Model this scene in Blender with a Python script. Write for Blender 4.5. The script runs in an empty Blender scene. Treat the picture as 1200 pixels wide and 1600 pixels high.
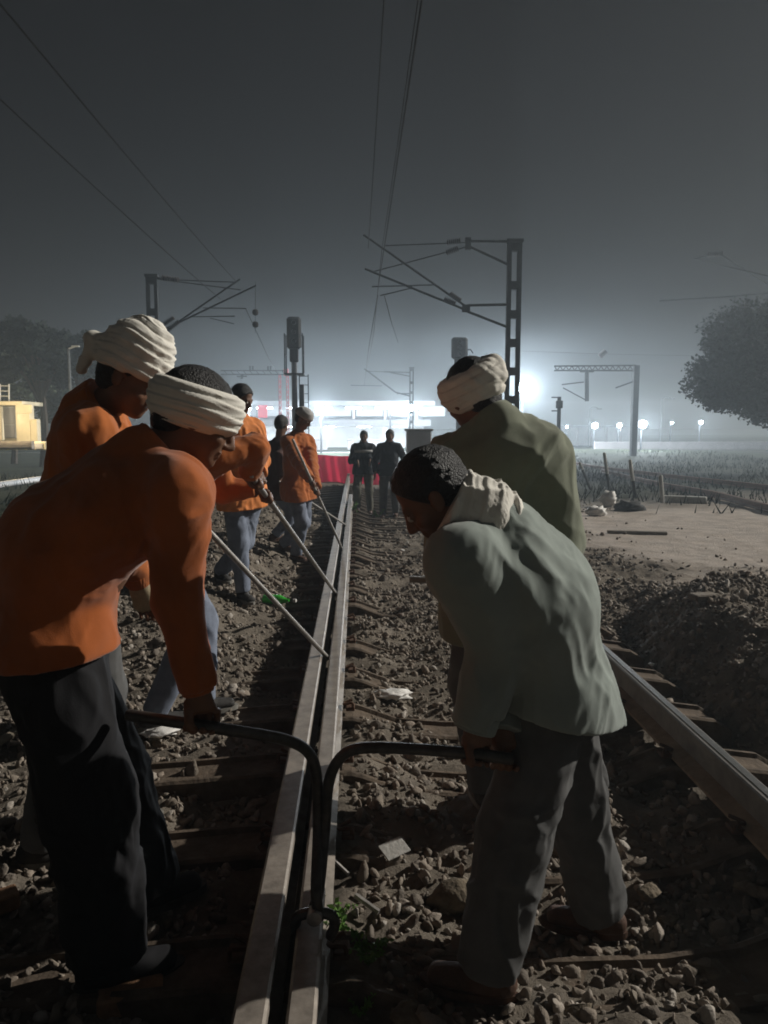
import bpy, math, random
import numpy as np
from mathutils import Vector, Matrix
random.seed(7); rng = np.random.default_rng(7)
scene = bpy.context.scene
C = scene.collection
V = lambda *a: np.array(a, float)
def nrm(v):
    v = np.asarray(v, float); return v/(np.linalg.norm(v)+1e-12)

# ------------------------------------------------------------------ camera
FPX = 1200.0
CAM = V(0, 0, 1.59)
YAW, PITCH = math.radians(2.0), math.radians(6.28)
cf = V(math.sin(YAW)*math.cos(PITCH), math.cos(YAW)*math.cos(PITCH), -math.sin(PITCH))
cr = nrm(np.cross(cf, V(0, 0, 1))); cu = np.cross(cr, cf)
def at(x, y, Y=None, z=None):
    """world point seen in direction (x, y) of the 1200x1600 photo, at depth Y or at height z"""
    d = cf + (x-600)/FPX*cr + (800-y)/FPX*cu
    t = Y/d[1] if Y is not None else (z-CAM[2])/d[2]
    return CAM + d*t
cam_d = bpy.data.cameras.new('camera'); cam = bpy.data.objects.new('camera', cam_d); C.objects.link(cam)
cam_d.sensor_fit = 'VERTICAL'; cam_d.sensor_height = 36; cam_d.lens = 36*FPX/1600
cam_d.clip_start = .05; cam_d.clip_end = 3000
cam.matrix_world = Matrix(((cr[0], cu[0], -cf[0], 0), (cr[1], cu[1], -cf[1], 0), (cr[2], cu[2], -cf[2], CAM[2]), (0, 0, 0, 1)))
scene.camera = cam

# ------------------------------------------------------------------ noise
def _h(ix, iy, iz):
    n = (ix.astype(np.int64)*374761393 + iy.astype(np.int64)*668265263 + iz.astype(np.int64)*2147483647) & 0xffffffff
    n = ((n ^ (n >> 13))*1274126177) & 0xffffffff
    n = (n ^ (n >> 16)) & 0xffffff
    return (n/float(0xffffff)).astype(np.float32)
def noise(x, y, z=None):
    x = np.asarray(x, np.float32); y = np.asarray(y, np.float32)
    z = np.zeros_like(x) if z is None else np.asarray(z, np.float32)
    x, y, z = np.broadcast_arrays(x, y, z)
    fx, fy, fz = np.floor(x), np.floor(y), np.floor(z)
    ux, uy, uz = x-fx, y-fy, z-fz
    ux, uy, uz = [u*u*(3-2*u) for u in (ux, uy, uz)]
    r = 0
    for a in (0, 1):
        for b in (0, 1):
            for c in (0, 1):
                w = (ux if a else 1-ux)*(uy if b else 1-uy)*(uz if c else 1-uz)
                r = r + w*_h(fx+a, fy+b, fz+c)
    return r*2-1
def fbm(x, y, z=None, o=4, g=.5):
    r = 0; a = 1
    for i in range(o):
        s = 2**i
        r = r + a*noise(x*s+13.7*i, y*s+5.1*i, None if z is None else z*s+9.3*i); a *= g
    return r
def sstep(a, b, x):
    t = np.clip((x-a)/(b-a), 0, 1); return t*t*(3-2*t)

# ------------------------------------------------------------------ materials
def mat(name, col, rough=.85, metal=0., var=.25, scale=8., bump=0., bscale=60., coords='Object', spec=.3, col2=None, trans=0., sheen=0., bdist=.01, crease=0., cscale=9.):
    m = bpy.data.materials.new(name); m.use_nodes = True
    nt = m.node_tree; N = nt.nodes; L = nt.links
    b = N['Principled BSDF']
    b.inputs['Roughness'].default_value = rough; b.inputs['Metallic'].default_value = metal
    b.inputs['Specular IOR Level'].default_value = spec
    if trans: b.inputs['Transmission Weight'].default_value = trans
    if sheen: b.inputs['Sheen Weight'].default_value = sheen
    tc = N.new('ShaderNodeTexCoord')
    n1 = N.new('ShaderNodeTexNoise'); n1.inputs['Scale'].default_value = scale; n1.inputs['Detail'].default_value = 6; n1.inputs['Roughness'].default_value = .65
    L.new(tc.outputs[coords], n1.inputs['Vector'])
    cr_ = N.new('ShaderNodeValToRGB')
    c2 = col2 if col2 else tuple(c*(1+var) for c in col)
    c1 = col if col2 else tuple(c*(1-var) for c in col)
    cr_.color_ramp.elements[0].position = .32; cr_.color_ramp.elements[1].position = .68
    cr_.color_ramp.elements[0].color = (*c1, 1); cr_.color_ramp.elements[1].color = (*c2, 1)
    L.new(n1.outputs['Fac'], cr_.inputs['Fac']); L.new(cr_.outputs['Color'], b.inputs['Base Color'])
    if bump:
        n2 = N.new('ShaderNodeTexNoise'); n2.inputs['Scale'].default_value = bscale; n2.inputs['Detail'].default_value = 4
        L.new(tc.outputs[coords], n2.inputs['Vector'])
        bp = N.new('ShaderNodeBump'); bp.inputs['Strength'].default_value = bump; bp.inputs['Distance'].default_value = bdist
        L.new(n2.outputs['Fac'], bp.inputs['Height']); L.new(bp.outputs['Normal'], b.inputs['Normal'])
        if crease:
            mp = N.new('ShaderNodeMapping'); mp.inputs['Scale'].default_value = (1, 1, .38); L.new(tc.outputs[coords], mp.inputs['Vector'])
            n3 = N.new('ShaderNodeTexNoise'); n3.noise_type = 'RIDGED_MULTIFRACTAL'; n3.inputs['Scale'].default_value = cscale; n3.inputs['Detail'].default_value = 2.5
            n3.inputs['Distortion'].default_value = .7; L.new(mp.outputs['Vector'], n3.inputs['Vector'])
            b3 = N.new('ShaderNodeBump'); b3.inputs['Strength'].default_value = .8; b3.inputs['Distance'].default_value = crease
            L.new(n3.outputs['Fac'], b3.inputs['Height']); L.new(b3.outputs['Normal'], bp.inputs['Normal'])
    return m
def glow(name, col, strength):
    m = bpy.data.materials.new(name); m.use_nodes = True
    b = m.node_tree.nodes['Principled BSDF']
    b.inputs['Base Color'].default_value = (*col, 1)
    b.inputs['Emission Color'].default_value = (*col, 1); b.inputs['Emission Strength'].default_value = strength
    m.cycles.emission_sampling = 'NONE'
    return m
M = {}
M['skin'] = mat('skin', (.17, .085, .05), .55, var=.15, scale=15, bump=.15, bscale=220, spec=.4, bdist=.002)
M['orange'] = mat('orange_cloth', (.44, .125, .024), .9, var=.14, scale=6, bump=.35, bscale=420, sheen=.2, bdist=.002, crease=.012)
M['rustorange'] = mat('rust_orange_fleece', (.36, .095, .02), .95, var=.2, scale=5, bump=.4, bscale=420, sheen=.25, bdist=.002, crease=.012)
M['orange2'] = mat('orange_nylon', (.78, .26, .07), .75, var=.12, scale=7, bump=.3, bscale=160, bdist=.004, crease=.014)
M['white'] = mat('white_cotton', (.78, .75, .68), .95, var=.08, scale=9, bump=.4, bscale=260, bdist=.003)
M['cream'] = mat('cream_glove', (.55, .46, .3), .9, var=.2, scale=14, bump=.4, bscale=150, bdist=.003)
M['olive'] = mat('olive_wool', (.24, .26, .19), .95, var=.14, scale=5, bump=.5, bscale=380, sheen=.25, bdist=.003, crease=.014)
M['coat'] = mat('grey_green_coat', (.28, .32, .295), .92, var=.1, scale=5, bump=.3, bscale=420, sheen=.2, bdist=.002, crease=.012)
M['black'] = mat('black_cloth', (.009, .009, .011), .85, var=.2, scale=8, bump=.3, bscale=300, bdist=.002, crease=.014)
M['dark'] = mat('dark_navy_cloth', (.025, .03, .04), .8, var=.2, scale=8, bump=.3, bscale=200, bdist=.002, crease=.014)
M['brownj'] = mat('brown_jacket_cloth', (.09, .05, .045), .85, var=.2, scale=8, bump=.3, bscale=200, bdist=.002, crease=.014)
M['jeans'] = mat('faded_denim', (.2, .23, .3), .9, var=.25, scale=9, bump=.4, bscale=300, bdist=.002, crease=.014)
M['greytr'] = mat('grey_trousers', (.11, .11, .11), .9, var=.18, scale=8, bump=.3, bscale=300, bdist=.002, crease=.014)
M['khaki'] = mat('khaki_trousers', (.13, .125, .1), .9, var=.18, scale=8, bump=.3, bscale=300, bdist=.002, crease=.014)
M['hair'] = mat('black_hair', (.012, .011, .012), .5, var=.4, scale=60, bump=1, bscale=180, spec=.5, bdist=.01)
M['shoe'] = mat('worn_shoe_leather', (.045, .042, .04), .7, var=.3, scale=20, bump=.3, bscale=90)
M['boot'] = mat('brown_shoe_leather', (.09, .05, .035), .7, var=.3, scale=20, bump=.3, bscale=90)
M['sole'] = mat('pale_sole_rubber', (.22, .21, .19), .8)
M['eye'] = mat('eye_white', (.5, .47, .43), .3, var=.03)
M['stripe'] = mat('grey_white_stripe', (.45, .45, .45), .8)
M['railtop'] = mat('rail_steel_rust', (.30, .265, .23), .55, .35, var=.3, scale=14, bump=.25, bscale=70, spec=.4, bdist=.003)
M['railworn'] = mat('worn_running_steel', (.36, .34, .32), .4, .6, var=.2, scale=10, bump=.15, bscale=60, bdist=.002)
M['railfoot'] = mat('painted_lit_rail_foot', (.34, .25, .18), .9, 0, var=.25, scale=14, bump=.3, bscale=70, bdist=.003)  # brown lightened so the shaded foot looks lit below the rail head
M['dimwall'] = mat('grey_gallery_wall', (.22, .22, .23), .9)
M['polished'] = mat('polished_running_band', (.55, .53, .5), .28, .9, var=.1, scale=30)
M['rust'] = mat('rusty_iron', (.12, .065, .04), .85, .2, var=.4, scale=20, bump=.5, bscale=90, bdist=.004)
M['bar'] = mat('bare_steel_bar', (.34, .32, .3), .5, .6, var=.3, scale=25, bump=.2, bscale=140, bdist=.002)
M['tong'] = mat('dark_forged_iron', (.09, .085, .08), .5, .7, var=.3, scale=25, bump=.3, bscale=90, bdist=.002)
M['concrete'] = mat('dusty_concrete', (.22, .19, .16), .95, var=.35, scale=5, bump=.8, bscale=35, bdist=.01)
M['sleeper'] = mat('dusty_sleeper_iron', (.13, .1, .075), .9, .1, var=.4, scale=9, bump=.7, bscale=40, bdist=.01)
M['stone'] = mat('ballast_stone', (.13, .11, .09), .9, scale=6, bump=.8, bscale=50, col2=(.40, .35, .30), bdist=.012)
M['rock'] = mat('brown_rock', (.08, .065, .048), .92, scale=14, bump=.9, bscale=28, col2=(.24, .195, .14), bdist=.02)
M['brick'] = mat('broken_brick_clay', (.3, .17, .1), .95, var=.3, scale=12, bump=.8, bscale=50)
M['steelgrey'] = mat('galvanised_steel', (.13, .14, .15), .6, .5, var=.2, scale=5, bump=.2, bscale=30)
M['mastdark'] = mat('dull_mast_steel', (.03, .033, .036), .85, .0, var=.3, scale=4, spec=.1, bump=.2, bscale=30)
M['redpaint'] = mat('red_painted_steel', (.5, .06, .08), .6, var=.2)
M['wire'] = mat('weathered_copper_wire', (.012, .012, .012), .9, .0, spec=.05)
M['insul'] = mat('brown_porcelain', (.03, .022, .02), .8, var=.15, spec=.1)
M['sigblack'] = mat('signal_black_paint', (.02, .02, .022), .6, var=.2)
M['glass'] = mat('dark_lens_glass', (.05, .05, .05), .15, var=.1)
M['redcloth'] = mat('red_banner_cloth', (.62, .02, .06), .85, var=.12, scale=2, bump=.3, bscale=30)
M['leaf'] = mat('tree_leaves', (.035, .055, .03), .7, scale=.8, col2=(.075, .10, .05))
M['leafdark'] = mat('dark_tree_leaves', (.018, .026, .022), .8, scale=.6, col2=(.034, .046, .036), spec=.1)
M['weed'] = mat('weed_leaves', (.07, .16, .03), .6, scale=20, col2=(.14, .26, .05))
M['bark'] = mat('tree_bark', (.07, .055, .045), .95, var=.3, scale=4, bump=.8, bscale=12)
M['plaster'] = mat('white_plaster', (.55, .55, .54), .9, var=.08, scale=1.2)
M['plaster2'] = mat('grey_plaster', (.4, .38, .38), .9, var=.15, scale=1.2, bump=.2, bscale=8)
M['cream_wall'] = mat('cream_plaster', (.62, .54, .38), .9, var=.12, scale=1.5)
M['window'] = mat('pale_window_glass', (.35, .38, .4), .3, var=.1)
M['roof'] = mat('grey_sheet_roof', (.3, .31, .33), .6, .2, var=.15, scale=2)
M['plastic'] = mat('crumpled_white_plastic', (.75, .73, .7), .6, var=.1, scale=10, bump=.5, bscale=30)
M['whitepost'] = mat('whitewashed_concrete', (.5, .49, .46), .9, var=.2, scale=14, bump=.4, bscale=50)
M['darkpost'] = mat('tarred_post_base', (.06, .06, .06), .9, var=.2)
M['wood'] = mat('weathered_wood', (.2, .17, .13), .9, var=.3, scale=14, bump=.5, bscale=50)
M['lampwhite'] = glow('white_lamp_glow', (.88, .95, 1.), 30)
M['lampdim'] = glow('tube_lamp_glow', (.9, .95, 1.), 7)
M['lampwarm'] = glow('warm_lamp_glow', (1., .8, .5), 14)
gm = bpy.data.materials.new('green_bottle_plastic'); gm.use_nodes = True
b_ = gm.node_tree.nodes['Principled BSDF']; b_.inputs['Base Color'].default_value = (.09, .75, .08, 1); b_.inputs['Roughness'].default_value = .15
b_.inputs['Transmission Weight'].default_value = .35
nz = gm.node_tree.nodes.new('ShaderNodeTexNoise'); nz.inputs['Scale'].default_value = 25
bp = gm.node_tree.nodes.new('ShaderNodeBump'); bp.inputs['Strength'].default_value = .5; bp.inputs['Distance'].default_value = .01
gm.node_tree.links.new(nz.outputs['Fac'], bp.inputs['Height']); gm.node_tree.links.new(bp.outputs['Normal'], b_.inputs['Normal'])
M['bottle'] = gm

# ------------------------------------------------------------------ mesh helpers
def mk(name, verts, faces, material, parent=None, smooth=False):
    me = bpy.data.meshes.new(name)
    verts = np.asarray(verts, np.float32)
    if isinstance(faces, np.ndarray):
        n, k = faces.shape
        me.vertices.add(len(verts)); me.vertices.foreach_set('co', verts.ravel())
        me.loops.add(n*k); me.loops.foreach_set('vertex_index', faces.astype(np.int32).ravel())
        me.polygons.add(n); me.polygons.foreach_set('loop_start', (np.arange(n)*k).astype(np.int32))
        me.update(calc_edges=True); me.validate()
    else:
        me.from_pydata([tuple(map(float, v)) for v in verts], [], faces); me.update()
    if smooth: me.polygons.foreach_set('use_smooth', np.ones(len(me.polygons), bool))
    me.materials.append(M[material] if isinstance(material, str) else material)
    o = bpy.data.objects.new(name, me); C.objects.link(o)
    if parent is not None: o.parent = parent; o.matrix_parent_inverse = parent_inv(parent)
    return o
def parent_inv(p):
    # parents are never rotated or scaled before their parts are attached: world coordinates stay valid
    m = Matrix.Translation(p.location); q = p.parent
    while q is not None: m = Matrix.Translation(q.location) @ m; q = q.parent
    return m.inverted()
def tag(o, label=None, cat=None, group=None, kind=None):
    if label: o['label'] = label
    if cat: o['category'] = cat
    if group: o['group'] = group
    if kind: o['kind'] = kind
    return o
def thing(name, loc, label, cat, group=None):
    o = bpy.data.objects.new(name, None); C.objects.link(o); o.location = tuple(map(float, loc)); o.empty_display_size = .1
    return tag(o, label, cat, group)
def copy_thing(o, delta, label=None, parent=None):
    c = o.copy(); C.objects.link(c)
    if parent is None: c.location = Vector(o.location)+Vector(tuple(map(float, delta)))
    else: c.parent = parent
    if label: c['label'] = label
    for ch in list(o.children):
        copy_thing(ch, (0, 0, 0), None, c)
    return c
class MB:
    """collects boxes, tubes and lathes into one mesh"""
    def __init__(s): s.v = []; s.f = []
    def add(s, vs, fs):
        b = len(s.v); s.v += [tuple(map(float, v)) for v in vs]; s.f += [tuple(b+i for i in f) for f in fs]; return s
    def box(s, c, d, rot=None, bev=0):
        c = np.array(c, float); hx, hy, hz = [q/2 for q in d]
        R = np.eye(3) if rot is None else np.array(rot)
        b = min(bev, hx*.9, hy*.9, hz*.9)
        if b <= 0:
            vs = [c+R@V(x*hx, y*hy, z*hz) for x in (-1, 1) for y in (-1, 1) for z in (-1, 1)]
            return s.add(vs, [(0, 1, 3, 2), (4, 6, 7, 5), (0, 4, 5, 1), (2, 3, 7, 6), (0, 2, 6, 4), (1, 5, 7, 3)])
        idx = {}; vs = []
        for x in (-1, 1):
            for y in (-1, 1):
                for z in (-1, 1):
                    for a in range(3):
                        q = V(x*(hx-b), y*(hy-b), z*(hz-b)); q[a] = (x, y, z)[a]*(hx, hy, hz)[a]
                        idx[(x, y, z, a)] = len(vs); vs.append(c+R@q)
        fs = []
        for a in range(3):
            o1, o2 = [i for i in range(3) if i != a]
            for sg in (-1, 1):
                def k(p, q, a=a, sg=sg):
                    t = [0, 0, 0]; t[a] = sg; t[o1] = p; t[o2] = q; return idx[(*t, a)]
                fs.append((k(-1, -1), k(1, -1), k(1, 1), k(-1, 1)))
            for p in (-1, 1):
                for q in (-1, 1):
                    def k2(w, face, a=a):
                        t = [0, 0, 0]; t[a] = w; t[o1] = p; t[o2] = q; return idx[(*t, face)]
                    fs.append((k2(-1, o1), k2(1, o1), k2(1, o2), k2(-1, o2)))
        for x in (-1, 1):
            for y in (-1, 1):
                for z in (-1, 1): fs.append(tuple(idx[(x, y, z, a)] for a in range(3)))
        return s.add(vs, fs)
    def tube(s, pts, r, n=8, cap=True):
        pts = [np.array(p, float) for p in pts]; m = len(pts)
        rs = r if hasattr(r, '__len__') else [r]*m
        t0 = nrm(pts[1]-pts[0]); ref = V(0, 0, 1) if abs(t0[2]) < .9 else V(1, 0, 0)
        u = nrm(np.cross(t0, ref)); vs = []
        for i in range(m):
            t = nrm(pts[min(i+1, m-1)]-pts[max(i-1, 0)])
            u = nrm(u-t*np.dot(u, t)); w = np.cross(t, u)
            for k in range(n):
                a = 2*math.pi*k/n; vs.append(pts[i]+rs[i]*(math.cos(a)*u+math.sin(a)*w))
        fs = [(i*n+k, i*n+(k+1) % n, (i+1)*n+(k+1) % n, (i+1)*n+k) for i in range(m-1) for k in range(n)]
        if cap: fs += [tuple(range(n))[::-1], tuple((m-1)*n+k for k in range(n))]
        return s.add(vs, fs)
    def lathe(s, c, prof, n=16, axis=(0, 0, 1)):
        c = np.array(c, float); w = nrm(axis); u = nrm(np.cross(w, V(0, 0, 1) if abs(w[2]) < .9 else V(1, 0, 0))); v = np.cross(w, u)
        vs = [c+w*h+r*(math.cos(2*math.pi*k/n)*u+math.sin(2*math.pi*k/n)*v) for r, h in prof for k in range(n)]
        m = len(prof)
        fs = [(i*n+k, i*n+(k+1) % n, (i+1)*n+(k+1) % n, (i+1)*n+k) for i in range(m-1) for k in range(n)]
        fs += [tuple(range(n))[::-1], tuple((m-1)*n+k for k in range(n))]
        return s.add(vs, fs)
    def build(s, name, material, parent=None, smooth=False):
        o = mk(name, s.v, s.f, material, parent, smooth)
        if smooth:
            try: o.data.set_sharp_from_angle(angle=math.radians(40))
            except Exception: pass
        return o
def bez(ctrl, n=8):
    """rounded polyline: Catmull-Rom through ctrl"""
    P = [np.array(p, float) for p in ctrl]; P = [2*P[0]-P[1]]+P+[2*P[-1]-P[-2]]; out = []
    for i in range(1, len(P)-2):
        for k in range(n):
            t = k/n; a, b, c, d = P[i-1:i+3]
            out.append(.5*((2*b)+(-a+c)*t+(2*a-5*b+4*c-d)*t*t+(-a+3*b-3*c+d)*t**3))
    out.append(P[-2]); return out

# ------------------------------------------------------------------ implicit surfaces (surface nets)
class Field:
    def __init__(s, lo, hi, h):
        s.h = h; s.lo = np.array(lo, np.float32); n = np.ceil((np.array(hi)-np.array(lo))/h).astype(int)+1
        s.n = n; s.D = np.full(tuple(n), .5, np.float32)
        s.ax = [(s.lo[i]+np.arange(n[i])*h).astype(np.float32) for i in range(3)]
    def _win(s, lo, hi):
        a = np.clip(np.floor((np.array(lo)-s.lo)/s.h).astype(int), 0, s.n); b = np.clip(np.ceil((np.array(hi)-s.lo)/s.h).astype(int)+1, 0, s.n)
        sl = tuple(slice(a[i], b[i]) for i in range(3))
        X = s.ax[0][sl[0]][:, None, None]; Y = s.ax[1][sl[1]][None, :, None]; Z = s.ax[2][sl[2]][None, None, :]
        return sl, X, Y, Z
    def _mix(s, sl, d, k, mode):
        A = s.D[sl]
        if mode == 'add':
            hh = np.clip(.5+.5*(A-d)/k, 0, 1); s.D[sl] = A*(1-hh)+d*hh-k*hh*(1-hh)
        else:   # subtract
            d = -d; hh = np.clip(.5-.5*(A-d)/k, 0, 1); s.D[sl] = A*(1-hh)+d*hh+k*hh*(1-hh)
    def ell(s, c, r, ax=None, k=.02, mode='add'):
        c = np.array(c, float); r = np.array(r, float)*np.ones(3); ax = np.eye(3) if ax is None else np.array(ax)
        m = max(r)+k+3*s.h; sl, X, Y, Z = s._win(c-m, c+m)
        if 0 in s.D[sl].shape: return s
        q = [(X-c[0])*a[0]+(Y-c[1])*a[1]+(Z-c[2])*a[2] for a in ax]
        k0 = np.sqrt(sum((q[i]/r[i])**2 for i in range(3)))+1e-6; k1 = np.sqrt(sum((q[i]/r[i]**2)**2 for i in range(3)))+1e-6
        s._mix(sl, (k0*(k0-1)/k1).astype(np.float32), k, mode); return s
    def seg(s, a, b, ra, rb=None, side=None, k=.02, mode='add'):
        a = np.array(a, float); b = np.array(b, float); rb = ra if rb is None else rb
        ra = np.ones(2)*np.array(ra, float); rb = np.ones(2)*np.array(rb, float)
        m = max(ra.max(), rb.max())+k+3*s.h
        sl, X, Y, Z = s._win(np.minimum(a, b)-m, np.maximum(a, b)+m)
        if 0 in s.D[sl].shape: return s
        w = b-a; L = np.linalg.norm(w); w = w/L
        side = V(1, 0, 0) if side is None else np.array(side, float)
        if abs(np.dot(nrm(side), w)) > .95: side = V(0, 1, 0) if abs(w[1]) < .8 else V(0, 0, 1)
        u = nrm(side-w*np.dot(side, w)); v = np.cross(w, u)
        x, y, z = X-a[0], Y-a[1], Z-a[2]
        pw = x*w[0]+y*w[1]+z*w[2]; pu = x*u[0]+y*u[1]+z*u[2]; pv = x*v[0]+y*v[1]+z*v[2]
        t = np.clip(pw/L, 0, 1); ru = ra[0]+(rb[0]-ra[0])*t; rv = ra[1]+(rb[1]-ra[1])*t; rw = np.minimum(ru, rv)
        pw = pw-t*L
        k0 = np.sqrt((pu/ru)**2+(pv/rv)**2+(pw/rw)**2)+1e-6; k1 = np.sqrt((pu/ru**2)**2+(pv/rv**2)**2+(pw/rw**2)**2)+1e-6
        s._mix(sl, (k0*(k0-1)/k1).astype(np.float32), k, mode); return s
    def cut(s, p, n, rad=None, k=.006):
        """remove the side of the plane (p, n) that n points to (within rad of p)"""
        p = np.array(p, float); n = nrm(n); R = 9 if rad is None else rad
        sl, X, Y, Z = s._win(p-R, p+R)
        if 0 in s.D[sl].shape: return s
        d = ((X-p[0])*n[0]+(Y-p[1])*n[1]+(Z-p[2])*n[2]).astype(np.float32)
        if rad is not None:
            rr = np.sqrt((X-p[0])**2+(Y-p[1])**2+(Z-p[2])**2); d = np.where(rr > rad, np.minimum(d, (rad-rr)), d)
        A = s.D[sl]; hh = np.clip(.5-.5*(A-d)/k, 0, 1); s.D[sl] = A*(1-hh)+d*hh+k*hh*(1-hh); return s
    def disp(s, fn, band=.05):
        I = np.argwhere(np.abs(s.D) < band); i, j, k = I.T
        s.D[i, j, k] += fn(s.ax[0][i], s.ax[1][j], s.ax[2][k]).astype(np.float32); return s
    def mesh(s, name, material, parent=None):
        D = s.D; D[0] = D[-1] = .5; D[:, 0] = D[:, -1] = .5; D[:, :, 0] = D[:, :, -1] = .5
        S = D < 0; n = np.array(D.shape)-1
        cnt = sum(S[a:n[0]+a, b:n[1]+b, c:n[2]+c].astype(np.int8) for a in (0, 1) for b in (0, 1) for c in (0, 1))
        act = np.argwhere((cnt > 0) & (cnt < 8)); idx = np.full(tuple(n), -1, np.int64); idx[tuple(act.T)] = np.arange(len(act))
        pos = np.zeros((len(act), 3)); num = np.zeros(len(act)); i, j, k = act.T
        cor = [(a, b, c) for a in (0, 1) for b in (0, 1) for c in (0, 1)]
        val = {q: D[i+q[0], j+q[1], k+q[2]] for q in cor}
        for q in cor:
            for a in range(3):
                if q[a] == 0:
                    q2 = list(q); q2[a] = 1; q2 = tuple(q2); d0, d1 = val[q], val[q2]; m = (d0 < 0) != (d1 < 0)
                    t = np.where(m, d0/np.where(m, d0-d1, 1), 0)
                    p = np.array(q, float)[None, :]*np.ones((len(act), 1)); p[:, a] += t
                    pos += p*m[:, None]; num += m
        P = s.lo+(act+pos/num[:, None])*s.h
        quads = []
        for a in range(3):
            b, c = (a+1) % 3, (a+2) % 3
            S0 = np.take(S, range(0, n[a]), a); S1 = np.take(S, range(1, n[a]+1), a)
            E = np.argwhere(S0 != S1); E = E[(E[:, b] > 0) & (E[:, c] > 0) & (E[:, b] < n[b]) & (E[:, c] < n[c])]
            if not len(E): continue
            ins = S0[tuple(E.T)]; cells = []
            for db, dc in ((-1, -1), (0, -1), (0, 0), (-1, 0)):
                q = E.copy(); q[:, b] += db; q[:, c] += dc; cells.append(idx[tuple(q.T)])
            Q = np.stack(cells, 1); Q[~ins] = Q[~ins][:, ::-1]; quads.append(Q)
        return mk(name, P, np.concatenate(quads), material, parent, True)

# ------------------------------------------------------------------ people
def ik(a, b, l1, l2, pole):
    d = b-a; L = np.linalg.norm(d)
    if L > (l1+l2)*.999: f = L/((l1+l2)*.999); l1 *= f; l2 *= f
    x = (l1*l1-l2*l2+L*L)/(2*L); h = math.sqrt(max(l1*l1-x*x, 0)); w = d/L
    p = np.array(pole, float); p = nrm(p-w*np.dot(p, w)); return a+w*x+p*h
def folds(axis, amp=.008, f=14., st=.25, seed=0, fine=.25, sharp=1.3):
    """cloth folds running along axis: warped ridged noise stretched in that direction, two sizes"""
    w = nrm(axis); u = nrm(np.cross(w, V(.3, .9, .2))); v = np.cross(w, u)
    def fn(x, y, z):
        a = (x*w[0]+y*w[1]+z*w[2])*f+seed*3.1; b = (x*u[0]+y*u[1]+z*u[2])*f; c = (x*v[0]+y*v[1]+z*v[2])*f
        wx = noise(a*.35+5, b*.45, c*.45)*1.2; wy = noise(a*.35+25, b*.45+7, c*.45)*1.2
        big = 1-np.abs(noise(a*st+wx*.4, b*.8+wx, c*.8+wy))*2.2
        sm = 1-np.abs(noise(a*st*2+9, b*1.9+wx*1.6, c*1.9+wy*1.6))*2.2
        mask = np.clip(.5+noise(a*.3+40, b*.3, c*.3)*1.3, .1, 1)
        return -amp*(np.clip(big, -.6, 1)*.75+np.clip(sm, -.3, 1)*.38*mask)
    return fn
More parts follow.
